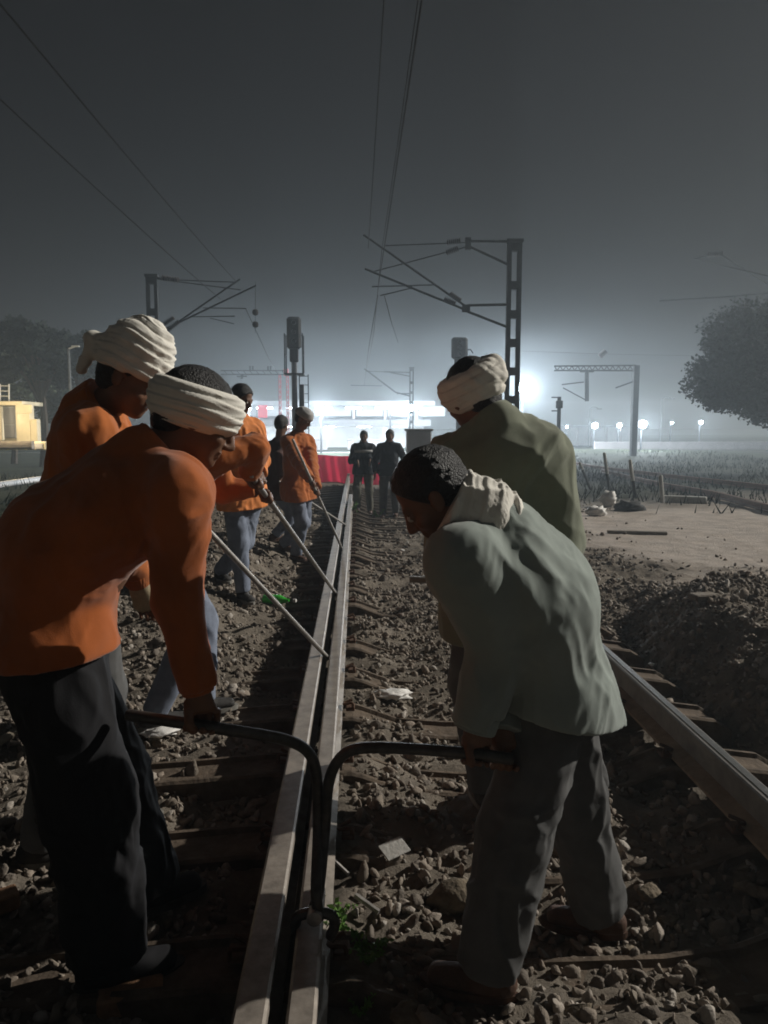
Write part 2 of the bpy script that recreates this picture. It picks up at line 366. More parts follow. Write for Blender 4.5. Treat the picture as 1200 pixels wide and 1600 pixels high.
class Man:
    def __init__(s, label, pelvis, c7, head, look, ankles, hands, fwd, s_=1., vox=.008, group=None, shoulders=None, up=None,
                 poleE=None, poleK=None, grips=None, toes=None, arm=1., leg=1.):
        s.s = s_; s.vox = vox; s.P = np.array(pelvis, float); s.N = np.array(c7, float); s.H = np.array(head, float)
        s.f = nrm(fwd); s.r = nrm(np.cross(s.f, V(0, 0, 1)))
        s.sp = nrm(s.N-s.P); s.label = label; s.group = group
        s.tf = nrm(np.cross(s.sp, -s.r))      # torso forward
        if np.dot(s.tf, s.f) < 0 and s.sp[2] > 0: s.tf = -s.tf
        k = s_
        s.look = nrm(look); up = V(0, 0, 1) if up is None else np.array(up, float)
        s.hu = nrm(up-s.look*np.dot(up, s.look)); s.hr = np.cross(s.look, s.hu)
        s.SR, s.SL = (s.N-s.sp*.08*k+s.r*.175*k, s.N-s.sp*.08*k-s.r*.175*k) if shoulders is None else [np.array(q, float) for q in shoulders]
        s.AR, s.AL = [np.array(q, float) for q in ankles]; s.WR, s.WL = [np.array(q, float) for q in hands]
        poleE = poleE or [-s.f*.6+s.r*.5-V(0, 0, .5), -s.f*.6-s.r*.5-V(0, 0, .5)]; poleK = poleK or [s.f+s.r*.15, s.f-s.r*.15]
        s.grips = grips or [None, None]
        s.PR, s.PL = s.P+s.r*.095*k, s.P-s.r*.095*k
        s.wr = []
        for i, (S, W) in enumerate(((s.SR, s.WR), (s.SL, s.WL))):
            # W is the palm centre; the wrist is 8 cm up the arm from it
            d = nrm(W-S); s.wr.append(W-d*.085*k if s.grips[i] is None else W-nrm(d+V(0, 0, -.15))*.075*k)
        s.ER = ik(s.SR, s.wr[0], .30*k*arm, .265*k*arm, poleE[0]); s.EL = ik(s.SL, s.wr[1], .30*k*arm, .265*k*arm, poleE[1])
        s.KR = ik(s.PR, s.AR, .44*k*leg, .43*k*leg, poleK[0]); s.KL = ik(s.PL, s.AL, .44*k*leg, .43*k*leg, poleK[1])
        s.toes = toes or [s.f, s.f]
        pts = np.array([s.P, s.N, s.H, s.SR, s.SL, s.AR, s.AL, s.WR, s.WL, s.ER, s.EL, s.KR, s.KL]); s.lo = pts.min(0)-.26*k; s.hi = pts.max(0)+.26*k
        s.make_body()
    def hf(s, r, f, u):  # head-frame point
        return s.H+(s.hr*r+s.look*f+s.hu*u)*s.s
    def make_body(s):
        k = s.s; F = Field(s.lo, s.hi, s.vox)
        mid = s.P*.5+s.N*.5
        F.seg(s.P, mid, (.14*k, .09*k), (.12*k, .085*k), s.r, .05)
        F.seg(mid, s.N-s.sp*.1*k, (.12*k, .085*k), (.15*k, .09*k), s.r, .05)
        F.seg(s.SR, s.SL, .05*k, .05*k, k=.06)
        for S, E, W in ((s.SR, s.ER, s.wr[0]), (s.SL, s.EL, s.wr[1])):
            F.seg(S, E, .05*k, .038*k, k=.04); F.seg(E, W, .038*k, .026*k, k=.02)
        for Hp, K, A in ((s.PR, s.KR, s.AR), (s.PL, s.KL, s.AL)):
            F.seg(Hp, K, .08*k, .052*k, k=.05); F.seg(K, A, .052*k, .035*k, k=.03)
        for A, t in zip((s.AR, s.AL), s.toes):
            F.seg(A+V(0, 0, -.035)*k, A+V(0, 0, -.045)*k+nrm(t)*.13*k, .032*k, .026*k, k=.02)
        # neck and head
        F.seg(s.N-s.sp*.04*k, s.hf(0, -.015, -.05), .062*k, .052*k, k=.035)
        ax = [s.hr, s.look, s.hu]
        F.ell(s.hf(0, -.012, .032), V(.076, .097, .086)*k, ax, .02)
        F.ell(s.hf(0, .03, -.04), V(.06, .064, .074)*k, ax, .025)
        F.ell(s.hf(0, .068, -.094), V(.028, .024, .02)*k, ax, .02)
        F.seg(s.hf(-.034, .082, .018), s.hf(.034, .082, .018), .011*k, k=.012)            # brow
        for q in (-1, 1):
            F.ell(s.hf(q*.03, .094, -.004), V(.017, .012, .012)*k, ax, .008, 'sub')
            F.ell(s.hf(q*.03, .082, -.005), V(.0135, .0135, .011)*k, ax, .003)
            F.ell(s.hf(q*.042, .062, -.035), V(.02, .022, .018)*k, ax, .015)                  # cheek
            F.ell(s.hf(q*.078, -.004, -.012), V(.009, .02, .032)*k, [s.hr, nrm(s.look+s.hu*.15), s.hu], .006)  # ear
            F.ell(s.hf(q*.011, .1, -.042), V(.0085, .010, .008)*k, ax, .006)                  # nostril wing
        F.seg(s.hf(0, .091, .008), s.hf(0, .112, -.036), .0075*k, .012*k, k=.01)
        F.seg(s.hf(-.02, .09, -.062), s.hf(.02, .09, -.062), .0065*k, k=.006)
        F.seg(s.hf(-.017, .088, -.074), s.hf(.017, .088, -.074), .007*k, k=.006)
        for i in (0, 1): s.hand(F, i)
        s.body = F.mesh('person', 'skin'); tag(s.body, s.label, 'person', s.group)
        if s.vox < .012:
            for q in (-1, 1):
                e = MB(); c = s.hf(q*.03, .0845, -.005)
                for_ = [(math.sin(a)*.0118*k, -math.cos(a)*.0118*k) for a in np.linspace(.05, math.pi-.05, 9)]
                e.lathe(c, for_, 14, s.look).build('eye', 'eye', s.body, True)
    def hand(s, F, i):
        k = s.s; S, W, wr = ((s.SR, s.WR, s.wr[0]), (s.SL, s.WL, s.wr[1]))[i]; E = (s.ER, s.EL)[i]
        g = s.grips[i]; d = nrm(W-wr)
        if s.vox > .012:
            F.seg(wr, W+d*.02*k, (.032*k, .018*k), (.036*k, .02*k), s.f, .015); F.seg(W, W+d*.07*k, (.03*k, .014*k), (.026*k, .012*k), s.f, .01); return
        if g is not None:   # closed round a bar: g = (axis, radius)
            a = nrm(g[0]); R = g[1]+.009*k
            p0 = nrm(-d-a*np.dot(-d, a)); q0 = np.cross(a, p0)      # p0 points from the bar back to the wrist
            if np.dot(q0, s.tf) < 0: q0 = -q0
            F.seg(wr, W+p0*(R+.012*k), (.03*k, .02*k), (.04*k, .018*k), a, .015)
            for j in range(4):
                off = a*(j-1.5)*.0215*k; lr = (.0098, .0105, .010, .0088)[j]*k
                ang = [.15, .95, 1.8, 2.9, 3.9-(.3 if j == 3 else 0)]
                pr = None
                for t in ang:
                    pt = W+off+(p0*math.cos(t)+q0*math.sin(t))*(R+(.008*k if t < 1 else 0))
                    if pr is not None: F.seg(pr, pt, lr, lr*.93, k=.005)
                    pr = pt
            pr = W+p0*(R+.016*k)-a*.035*k
            for t in (-.6, -1.5, -2.3):
                pt = W-a*(.03-.008*t*-1)*k+(p0*math.cos(t)+q0*math.sin(t))*(R+.004*k)
                F.seg(pr, pt, .012*k, .0105*k, k=.006); pr = pt
        else:
            side = nrm(np.cross(d, s.r if abs(np.dot(d, s.r)) < .8 else s.f)); nn = np.cross(d, side)   # side: across the palm
            curl = -nn if np.dot(nn, s.tf) < 0 else nn; curl = nrm(s.f*.5+V(0, 0, .1)) if False else curl
            F.seg(wr, W+d*.02*k, (.028*k, .016*k), (.041*k, .015*k), side, .015)
            for j in range(4):
                b = W+d*.02*k+side*(j-1.5)*.0205*k; L = (.068, .078, .074, .058)[j]*k; lr = (.0092, .0098, .0094, .0082)[j]*k
                m = b+(d*.9+curl*.3)*L*.5; e = m+(d*.6+curl*.75)*L*.5
                F.seg(b, m, lr, lr*.95, k=.004); F.seg(m, e, lr*.95, lr*.85, k=.003)
            b = W-d*.035*k-side*.035*k; m = b-side*.03*k+d*.03*k+curl*.01*k; F.seg(b, m, .013*k, .0115*k, k=.008); F.seg(m, m+d*.03*k+curl*.008*k, .0108*k, .0095*k, k=.004)
    def top(s, name, material, hem=.16, slim=0., amp=.008, f=13, cuff=.0, seed=0, collar=True, bulk=1., axis=None, hemflare=1.12, mid=None, st=.25, sharp=1.3, amp2=0, hemn=None, sleeve=1.):
        k = s.s; F = Field(s.lo, s.hi, s.vox)
        b = (1+slim)*bulk; dn = -s.sp
        hp = s.P+dn*hem*k
        md = s.P*.55+s.N*.45 if mid is None else np.array(mid, float)
        F.seg(hp+dn*.10*k, s.P, (.185*k*b*hemflare, .135*k*b*hemflare), (.175*k*b, .13*k*b), s.r, .05)
        F.seg(s.P, md, (.175*k*b, .13*k*b), (.165*k*b, .125*k*b), s.r, .05)
        F.seg(md, s.N-s.sp*.13*k, (.165*k*b, .125*k*b), (.175*k*b, .12*k*b), s.r, .06)
        for Hp, K in ((s.PR, s.KR), (s.PL, s.KL)): F.seg(Hp, Hp+(K-Hp)*.36, .128*k*min(b, 1.14), .13*k*min(b, 1.14), k=.06)
        sc = (s.SR+s.SL)/2
        F.seg(s.SR*.85+s.SL*.15, s.SL*.85+s.SR*.15, .078*k*b, k=.07); F.seg(sc, s.N+s.sp*.0*k, .085*k*b, .066*k*b, k=.06)
        for S, E, W in ((s.SR, s.ER, s.wr[0]), (s.SL, s.EL, s.wr[1])):
            F.seg(S, E, .073*k*b*(.5+.5*sleeve), .06*k*b*sleeve, k=.035); F.seg(E, W+(W-E)*.12, .06*k*b*sleeve, .044*k*b*sleeve, k=.025)
        if collar:
            nd = nrm(s.H-s.N); F.seg(s.N-nd*.01*k, s.N+nd*.05*k, .073*k, .07*k, k=.02)
        if axis is None: axis = s.sp
        F.disp(folds(axis, amp, f, st, seed, sharp=sharp))
        if amp2: F.disp(folds(nrm(np.cross(s.sp, s.tf)+s.sp*.6), amp2, f*.7, .3, seed+5))
        else: F.disp(folds(nrm(s.SR-s.SL)+s.sp*.5, amp*.5, f*1.6, .4, seed+5))
        hn = dn if hemn is None else nrm(hemn); s.waist = (hp-hn*.06*k, -hn)
        F.cut(hp, hn, .4*k)
        for S, E, W in ((s.SR, s.ER, s.wr[0]), (s.SL, s.EL, s.wr[1])):
            w = nrm(W-E); F.cut(W-w*(.005+cuff)*k, w, .12*k)
        if collar:
            nd = nrm(s.H-s.N); F.cut(s.N+nd*.055*k, nd, .1*k)
        o = F.mesh(name, material, s.body)
        if s.vox < .008:
            for S, E, W in ((s.SR, s.ER, s.wr[0]), (s.SL, s.EL, s.wr[1])):
                w = nrm(W-E); r_ = .0445*k*b*sleeve; G = Field(W-.13*k, W+.13*k, .004)
                G.seg(W-w*.06*k, W+w*.05*k, r_*1.06, r_*.96, k=.004)
                G.disp(lambda x, y, z: .0012*np.sin(np.arctan2((x-W[0])*w[2]-(z-W[2])*w[0], y-W[1])*34), .02)
                G.cut(W-w*.045*k, -w, None, .004); G.cut(W+w*.004*k, w, None, .004); G.mesh('cuff', material, o)
        return o
    def trousers(s, name, material, b=1., amp=.007, seed=1, hem=0.):
        k = s.s; F = Field(s.lo, s.hi, s.vox)
        F.seg(s.P+s.sp*.08*k, s.P-V(0, 0, .02)*k, (.155*k, .115*k), (.165*k, .125*k), s.r, .05)
        for Hp, K, A in ((s.PR, s.KR, s.AR), (s.PL, s.KL, s.AL)):
            F.seg(Hp, K, .098*k*min(b, 1.12), .074*k*b, k=.04); F.seg(K, A, .074*k*b, .062*k*b, k=.03)
        F.disp(folds(V(0, 0, 1), amp, 13, .35, seed)); F.disp(folds(s.r, amp*.8, 11, .45, seed+3))
        F.cut(s.waist[0], s.waist[1], None)
        for K, A in ((s.KR, s.AR), (s.KL, s.AL)):
            w = nrm(A-K); F.cut(A+w*(.0+hem)*k, w, .12*k)
        return F.mesh(name, material, s.body)
    def shoes(s, material='shoe', sole='sole'):
        k = s.s
        for A, t in zip((s.AR, s.AL), s.toes):
            t = nrm(t); g = A-V(0, 0, .08*k); sd = nrm(np.cross(t, V(0, 0, 1)))
            F = Field(g-.3*k, g+.3*k, max(s.vox, .006))
            F.seg(g-t*.045*k+V(0, 0, .045)*k, g+t*.15*k+V(0, 0, .033)*k, (.042*k, .046*k), (.044*k, .028*k), sd, .02)
            F.seg(A+V(0, 0, .015)*k, g+V(0, 0, .05)*k, .048*k, .046*k, k=.03); F.cut(A+V(0, 0, .02)*k, V(0, 0, 1)); F.cut(g+V(0, 0, .018)*k, V(0, 0, -1))
            o = F.mesh('shoe', material, s.body)
            m = MB(); n = 20; c = g+t*.055*k
            ring = [(math.cos(a)*.145*k, math.sin(a)*(.047+.006*math.cos(a))*k) for a in np.linspace(0, 2*math.pi, n, endpoint=False)]
            vs = [c+t*x+sd*y+V(0, 0, z*k) for z in (-.004, .02) for x, y in ring]
            fs = [(i, (i+1) % n, n+(i+1) % n, n+i) for i in range(n)]+[tuple(range(n))[::-1], tuple(range(n, 2*n))]
            m.add(vs, fs).build('sole', sole, o, True)
    def hair(s, full=.009, curly=.004, low=-.02):
        k = s.s; F = Field(s.H-.2*k, s.H+.2*k, min(s.vox, .005)); ax = [s.hr, s.look, s.hu]
        F.ell(s.hf(0, -.014, .034), V(.076+full, .097+full, .087+full)*k, ax, .02)
        F.ell(s.hf(0, -.05, -.02), V(.066, .055, .07)*k, ax, .03)
        F.disp(lambda x, y, z: -curly*.45*fbm(x*75, y*75, z*75, 2)-curly*.5*noise(x*34, y*34, z*34)-curly*.9*noise(x*15, y*15, z*15), .03)
        F.cut(s.hf(0, .062, .035), nrm(s.look*1.-s.hu*.62), .14*k, .01); F.cut(s.hf(0, -.03, -.075), -s.hu, .2*k, .01)
        F.cut(s.hf(0, .01, low), nrm(s.look*.8-s.hu*.55), .14*k, .01)
        return F.mesh('hair', 'hair', s.body)
    def wrap(s, lo=.015, hi=None, tilt=0., roll=0., thick=.028, amp=.009, nf=44., tail=None, name='turban', material='white', crown=0., seed=0, twist=.5, n=None, rise=0., wide=0.):
        """cloth wound round the head between two planes; hi=None closes it over the crown"""
        k = s.s; F = Field(s.H-.25*k, s.H+.25*k, .0038 if s.vox < .01 else .008); ax = [s.hr, s.look, s.hu]
        n = nrm(s.hu+s.look*tilt+s.hr*roll) if n is None else nrm(n)
        c0 = s.hf(0, -.01, .03)
        F.ell(c0+n*rise*k, V(.078+thick+wide, .1+thick, .088+thick*(.95 if hi is None else .6)+crown)*k, ax, .02)
        def fn(x, y, z):
            q = [x-c0[0], y-c0[1], z-c0[2]]; h = q[0]*n[0]+q[1]*n[1]+q[2]*n[2]
            a = q[0]*s.hr[0]+q[1]*s.hr[1]+q[2]*s.hr[2]; b = q[0]*s.look[0]+q[1]*s.look[1]+q[2]*s.look[2]
            th = np.arctan2(a, b)
            # three long cloth layers crossing at different slants, each with fine pleats along it
            hw = h+.012*twist*np.sin(th+seed)+.008*np.sin(2*th+seed*2)+.006*noise(a*9, b*9, seed*np.ones_like(h))
            ph = (hw*nf/k)/3.1416; fr = ph % 1; lay = fr**.7*(1-sstep(.86, 1., fr))        # overlapping lips
            pl = np.abs(noise(hw*210+noise(a*14, b*14, h*5)*1.5, a*5, b*5))
            pl2 = np.abs(noise((hw+.25*a)*95+3, a*4, b*4+seed))
            return -amp*lay*.8+.0042*(1-pl*2)*-.6-.004*(1-pl2*2)*.8+.004*noise(a*11+seed, b*11, h*8)
        F.disp(fn, .04)
        F.cut(c0+n*(lo-.03)*k, -n, None, .02)
        if hi is not None: F.cut(c0+n*(hi-.03)*k, n, None, .02)
        if tail is not None:
            for a_, b_, r_ in tail: F.seg(s.hf(*a_), s.hf(*b_), r_*k, r_*.8*k, k=.03)
            F.disp(lambda x, y, z: -.004*noise(x*40, y*40, z*40)-.005*np.abs(noise(x*22+z*30, y*22, z*8)), .03)
        return F.mesh(name, material, s.body)

# ------------------------------------------------------------------ ground
def hgt(x, y):
    x = np.asarray(x, float); y = np.asarray(y, float)
    z = np.full(np.broadcast(x, y).shape, -.07)+.045*(1-sstep(-.75, -.35, x))
    z = z-.05*sstep(0, .35, x)*(1-sstep(1.2, 1.55, x))                       # scooped out between the rails
    z = z+.24*sstep(-.75, -1.5, x)*sstep(4.0, 6.2, y)*(1-sstep(13, 18, y))     # heaped ballast on the left
    z = z-.05*sstep(-.4, -.7, x)*(1-sstep(2.5, 5, y))
    z = z-.035*sstep(-.82, -.62, x+.06*np.sin(y*2.3))*(1-sstep(-.42, -.3, x))*(1-sstep(9, 12, y))
    z = z-.014*np.clip(y-11, 0, 24)
    rd = 2.35+.25*np.sin(y*.9)+.12*(y-4)                                       # spoil heap right of the track
    md = sstep(rd-.15, rd+.55, x)*(1-sstep(rd+.9, rd+2.2, x))*sstep(-1.5, -.3, y)*(1-sstep(6.4, 7.6, y))
    z = z+(.34+.5*(1-sstep(1.6, 2.8, y)))*md  # unseen near end added and raised so its shadow darkens the foreground
    z = z-.12*sstep(1.75, 2.1, x)*(1-sstep(rd-.2, rd+.1, x))*sstep(2.2, 3.2, y)*(1-sstep(7, 8.4, y))
    rough = 1-.8*sand(x, y)
    far = 1-.6*sstep(14, 40, y)
    z = z+rough*far*(.040*fbm(x*1.6, y*1.6, None, 4)+.026*fbm(x*6, y*6+3, None, 4, .6)*(1-sstep(16, 30, y))) + .25*fbm(x*.05, y*.05, None, 2)*sstep(25, 60, np.hypot(x, y))
    return z
def sand(x, y):
    w = noise(x*.9, y*.9)*.9+noise(x*3, y*3)*.35
    return sstep(2.9, 3.9, x+w*.8-.05*(y-8))*sstep(7.4, 8.6, y+w*.7)*(1-sstep(15, 20, y+w))
def axis_pts(lo, hi, d, far_lo, far_hi, g=1.09):
    c = list(np.arange(lo, hi, d)); s = d; x = hi
    while x < far_hi: c.append(x); s *= g; x += s
    c.append(far_hi); s = d; x = lo-d; l = []
    while x > far_lo: l.append(x); s *= g; x -= s
    l.append(far_lo); return np.array(sorted(l)+c)
xs = axis_pts(-3.2, 5.0, .032, -600, 600); ys = axis_pts(-1.6, 14, .034, -60, 900, 1.035)
GX, GY = np.meshgrid(xs, ys, indexing='ij'); GZ = hgt(GX, GY)
nx, ny = len(xs), len(ys)
ii = (np.arange(nx-1)[:, None]*ny+np.arange(ny-1)[None, :]).ravel()
gm_ = bpy.data.materials.new('rubble_earth'); gm_.use_nodes = True; nt = gm_.node_tree; N = nt.nodes; L = nt.links; B = N['Principled BSDF']
B.inputs['Roughness'].default_value = .95; B.inputs['Specular IOR Level'].default_value = .2
tc = N.new('ShaderNodeTexCoord')
def tnoise(sc, det=6, rg=.6):
    n = N.new('ShaderNodeTexNoise'); n.inputs['Scale'].default_value = sc; n.inputs['Detail'].default_value = det; n.inputs['Roughness'].default_value = rg; L.new(tc.outputs['Object'], n.inputs['Vector']); return n
def ramp(src, a, b, p0=.35, p1=.65):
    r = N.new('ShaderNodeValToRGB'); r.color_ramp.elements[0].position = p0; r.color_ramp.elements[1].position = p1
    r.color_ramp.elements[0].color = (*a, 1); r.color_ramp.elements[1].color = (*b, 1); L.new(src, r.inputs['Fac']); return r
def mixc(f, a, b):
    m = N.new('ShaderNodeMix'); m.data_type = 'RGBA'; L.new(f, m.inputs['Factor']); L.new(a, m.inputs[6]); L.new(b, m.inputs[7]); return m.outputs[2]
earth = ramp(tnoise(9).outputs['Fac'], (.10, .083, .065), (.28, .24, .195))
earth2 = ramp(tnoise(1.3, 4).outputs['Fac'], (.11, .094, .076), (.30, .26, .215))
e = mixc(tnoise(2.2).outputs['Fac'], earth.outputs['Color'], earth2.outputs['Color'])
sandc = ramp(tnoise(3, 8).outputs['Fac'], (.40, .345, .30), (.56, .485, .42))
grassc = ramp(tnoise(.6, 8).outputs['Fac'], (.014, .02, .012), (.04, .048, .028))
a1 = N.new('ShaderNodeAttribute'); a1.attribute_name = 'sand'; a2 = N.new('ShaderNodeAttribute'); a2.attribute_name = 'grass'
e = mixc(a1.outputs['Fac'], e, sandc.outputs['Color']); e = mixc(a2.outputs['Fac'], e, grassc.outputs['Color'])
L.new(e, B.inputs['Base Color'])
bn = tnoise(28, 8, .7); bp = N.new('ShaderNodeBump'); bp.inputs['Strength'].default_value = .9; bp.inputs['Distance'].default_value = .03
L.new(bn.outputs['Fac'], bp.inputs['Height']); L.new(bp.outputs['Normal'], B.inputs['Normal'])
g = mk('ground', np.stack([GX, GY, GZ], -1).reshape(-1, 3), np.stack([ii, ii+ny, ii+ny+1, ii+1], 1), gm_, None, True); g['kind'] = 'structure'
at_ = g.data.attributes.new('sand', 'FLOAT', 'POINT'); at_.data.foreach_set('value', sand(GX, GY).ravel().astype(np.float32))
wn = noise(GX*.3, GY*.3)*2
grass_mask = np.clip(sstep(15, 24, GY+wn*2)*sstep(3.2, 5, GX+wn)+sstep(-3.5, -5, GX+wn)*sstep(3, 7, GY)+sstep(26, 40, GY+wn*2), 0, 1)
at_ = g.data.attributes.new('grass', 'FLOAT', 'POINT'); at_.data.foreach_set('value', grass_mask.ravel().astype(np.float32))

# ------------------------------------------------------------------ stones
nt = M['stone'].node_tree; at0 = nt.nodes.new('ShaderNodeAttribute'); at0.attribute_name = 'tone'
r0 = nt.nodes.new('ShaderNodeValToRGB'); r0.color_ramp.elements[0].color = (.085, .07, .058, 1); r0.color_ramp.elements[1].color = (.46, .43, .39, 1)
e0 = r0.color_ramp.elements.new(.45); e0.color = (.20, .165, .13, 1); e0 = r0.color_ramp.elements.new(.75); e0.color = (.29, .235, .19, 1)
mx0 = nt.nodes.new('ShaderNodeMix'); mx0.data_type = 'RGBA'; mx0.inputs['Factor'].default_value = .35
old = nt.nodes['Principled BSDF'].inputs['Base Color'].links[0].from_socket
nt.links.new(at0.outputs['Fac'], r0.inputs['Fac']); nt.links.new(r0.outputs['Color'], mx0.inputs[6]); nt.links.new(old, mx0.inputs[7]); nt.links.new(mx0.outputs[2], nt.nodes['Principled BSDF'].inputs['Base Color'])
def ico(sub):
    import bmesh
    bm = bmesh.new(); bmesh.ops.create_icosphere(bm, subdivisions=sub, radius=1)
    v = np.array([p.co[:] for p in bm.verts]); f = np.array([[q.index for q in p.verts] for p in bm.faces]); bm.free(); return v, f
def rockshape(v, seed, amp=.35, f=1.3, cutn=10):
    r = np.random.default_rng(seed); p = v*(1+amp*fbm(v[:, 0]*f+seed*7, v[:, 1]*f, v[:, 2]*f, 3))[:, None]
    for _ in range(cutn):       # chipped flat faces
        n = nrm(r.normal(size=3)); d = r.uniform(.42, .8); t = p@n; m = t > d; p[m] -= np.outer(t[m]-d, n)
    return p
ICO = {1: ico(1), 2: ico(2), 3: ico(3)}
PROT = {lod: [rockshape(ICO[lod][0].copy(), s) for s in range(10)] for lod in (1, 2)}
def scatter(name, pts, sizes, lod, material, label, sink=.25):
    n = len(pts); v0, f0 = ICO[lod]; nv = len(v0)
    P = np.stack([PROT[lod][i] for i in rng.integers(0, 10, n)])
    sc = sizes[:, None, None]*rng.uniform(.55, 1.35, (n, 1, 3))*np.array([1, 1, .62])
    P = P*sc
    q = rng.normal(size=(n, 4)); q /= np.linalg.norm(q, axis=1)[:, None]; w, x, y, z = q.T
    R = np.stack([1-2*(y*y+z*z), 2*(x*y-z*w), 2*(x*z+y*w), 2*(x*y+z*w), 1-2*(x*x+z*z), 2*(y*z-x*w), 2*(x*z-y*w), 2*(y*z+x*w), 1-2*(x*x+y*y)], 1).reshape(n, 3, 3)
    P = np.einsum('nij,nvj->nvi', R, P)+pts[:, None, :]; P[:, :, 2] += (sizes*(1-2*sink)*.6)[:, None]
    Fc = (f0[None]+(np.arange(n)*nv)[:, None, None]).reshape(-1, 3)
    o = mk(name, P.reshape(-1, 3), Fc, material); tag(o, label, 'stones', None, 'stuff')
    at__ = o.data.attributes.new('tone', 'FLOAT', 'POINT'); at__.data.foreach_set('value', np.repeat(rng.uniform(0, 1, n)**1.3, nv).astype(np.float32)); return o
def pick(n, x0, x1, y0, y1, keep):
    x = rng.uniform(x0, x1, n); y = y0+(y1-y0)*rng.uniform(0, 1, n)**1.35
    m = keep(x, y) > rng.uniform(0, 1, n); return x[m], y[m]
def kz(x, y):
    cl = .62+.5*noise(x*1.2+50, y*1.2)+.5*noise(x*4, y*4)
    k = np.clip(cl*1.3+.1, 0.05, 1)
    k = k*(1-sand(x, y)*.97)
    k = k*np.where((x > -.45) & (x < -.02), .25, 1)*np.where((x > 1.5) & (x < 1.76), .1, 1)
    k = k*(1-sstep(5.0, 9, x)*.6)
    return k
x, y = pick(40000, -2.6, 4.2, 1.2, 8, kz); sz = .011+.022*rng.uniform(0, 1, len(x))**2.2+.022*(rng.uniform(0, 1, len(x)) > .965)
m = y < 4.2
scatter('ballast', np.stack([x, y, hgt(x, y)], 1)[m], sz[m], 2, 'stone', 'loose grey and brown ballast stones around the near track')
m = ~m
x2, y2 = pick(20000, -4.5, 5.5, 6, 24, kz); sz2 = .016+.03*rng.uniform(0, 1, len(x2))**1.8
X = np.concatenate([x[m], x2]); Y = np.concatenate([y[m], y2]); S_ = np.concatenate([sz[m], sz2])
scatter('ballast', np.stack([X, Y, hgt(X, Y)], 1), S_, 1, 'stone', 'finer ballast stones spread along the far track')
x3, y3 = pick(900, -2.4, 3.2, 1.5, 13, kz); s3 = .03+.035*rng.uniform(0, 1, len(x3))**2
scatter('broken_stone', np.stack([x3, y3, hgt(x3, y3)], 1), s3, 2, 'stone', 'larger flat broken stones strewn over the ballast', .35)
def rock(p, r, seed, label, material='rock', group=None, rot=0):
    v = rockshape(ICO[3][0].copy(), seed, .3, 1.1, 9)*np.array(r)*(1+.05*fbm(ICO[3][0][:, 0]*6, ICO[3][0][:, 1]*6, ICO[3][0][:, 2]*6+seed, 3))[:, None]
    c, s_ = math.cos(rot), math.sin(rot); v = v@np.array([[c, s_, 0], [-s_, c, 0], [0, 0, 1]])
    o = mk('rock', v, ICO[3][1], material, None, False); o.location = tuple(p); return tag(o, label, 'rock', group)
def gpt(px_, py_, dz=0.):
    p = at(px_, py_, z=-.05)
    for _ in range(4): p = at(px_, py_, z=float(hgt(p[0], p[1])))
    return p+V(0, 0, dz)
rock(gpt(1125, 1520, .0), (.125, .11, .06), 3, 'largest rounded brown boulder in the bottom right corner', rot=.6)
rock(gpt(705, 1420, .02), (.13, .09, .07), 5, 'big broken brown rock with a pale flat top, left of the bending man\'s leg', rot=.2)
rock(gpt(1010, 1400, .01), (.075, .05, .035), 8, 'flat tan stone lying right of the bending man\'s far leg', rot=1.)
rock(gpt(900, 1580, .0), (.06, .05, .035), 11, 'grey angular stone at the bottom edge below the bending man')
rock(gpt(1045, 1440, .0), (.05, .045, .03), 12, 'small pale stone standing just above the large boulder')
rock(gpt(640, 1590, .0), (.06, .05, .04), 14, 'brown stone at the bottom edge below the weeds')
rock(gpt(245, 1165, .0), (.06, .05, .045), 15, 'pale round cobble beside the front man\'s trouser leg')
rock(gpt(250, 1235, .0), (.055, .045, .035), 17, 'flat grey-brown cobble below the round cobble at the front man\'s leg')
rock(gpt(258, 1440, .0), (.035, .03, .025), 18, 'small reddish stone at the tip of the front man\'s shoe')
for i, (a_, b_, l_) in enumerate(((1085, 1350, 'rusty brown slab of rock right of the far rail\'s foreground shadow'), (985, 1500, 'grey stone half buried at the bending man\'s far foot'), (1180, 1390, 'dark stone on the right edge above the boulder'),
                      (575, 930, 'flat pale stone beside the rail pair in mid distance'), (560, 1330, 'sharp upright pale stone right of the tongs'), (1060, 1300, 'pale chipped stone near the far rail\'s foot'))):
    rock(gpt(a_, b_, 0), (.055+.01*(i % 3), .04, .03), 20+i, l_, rot=i*1.3)

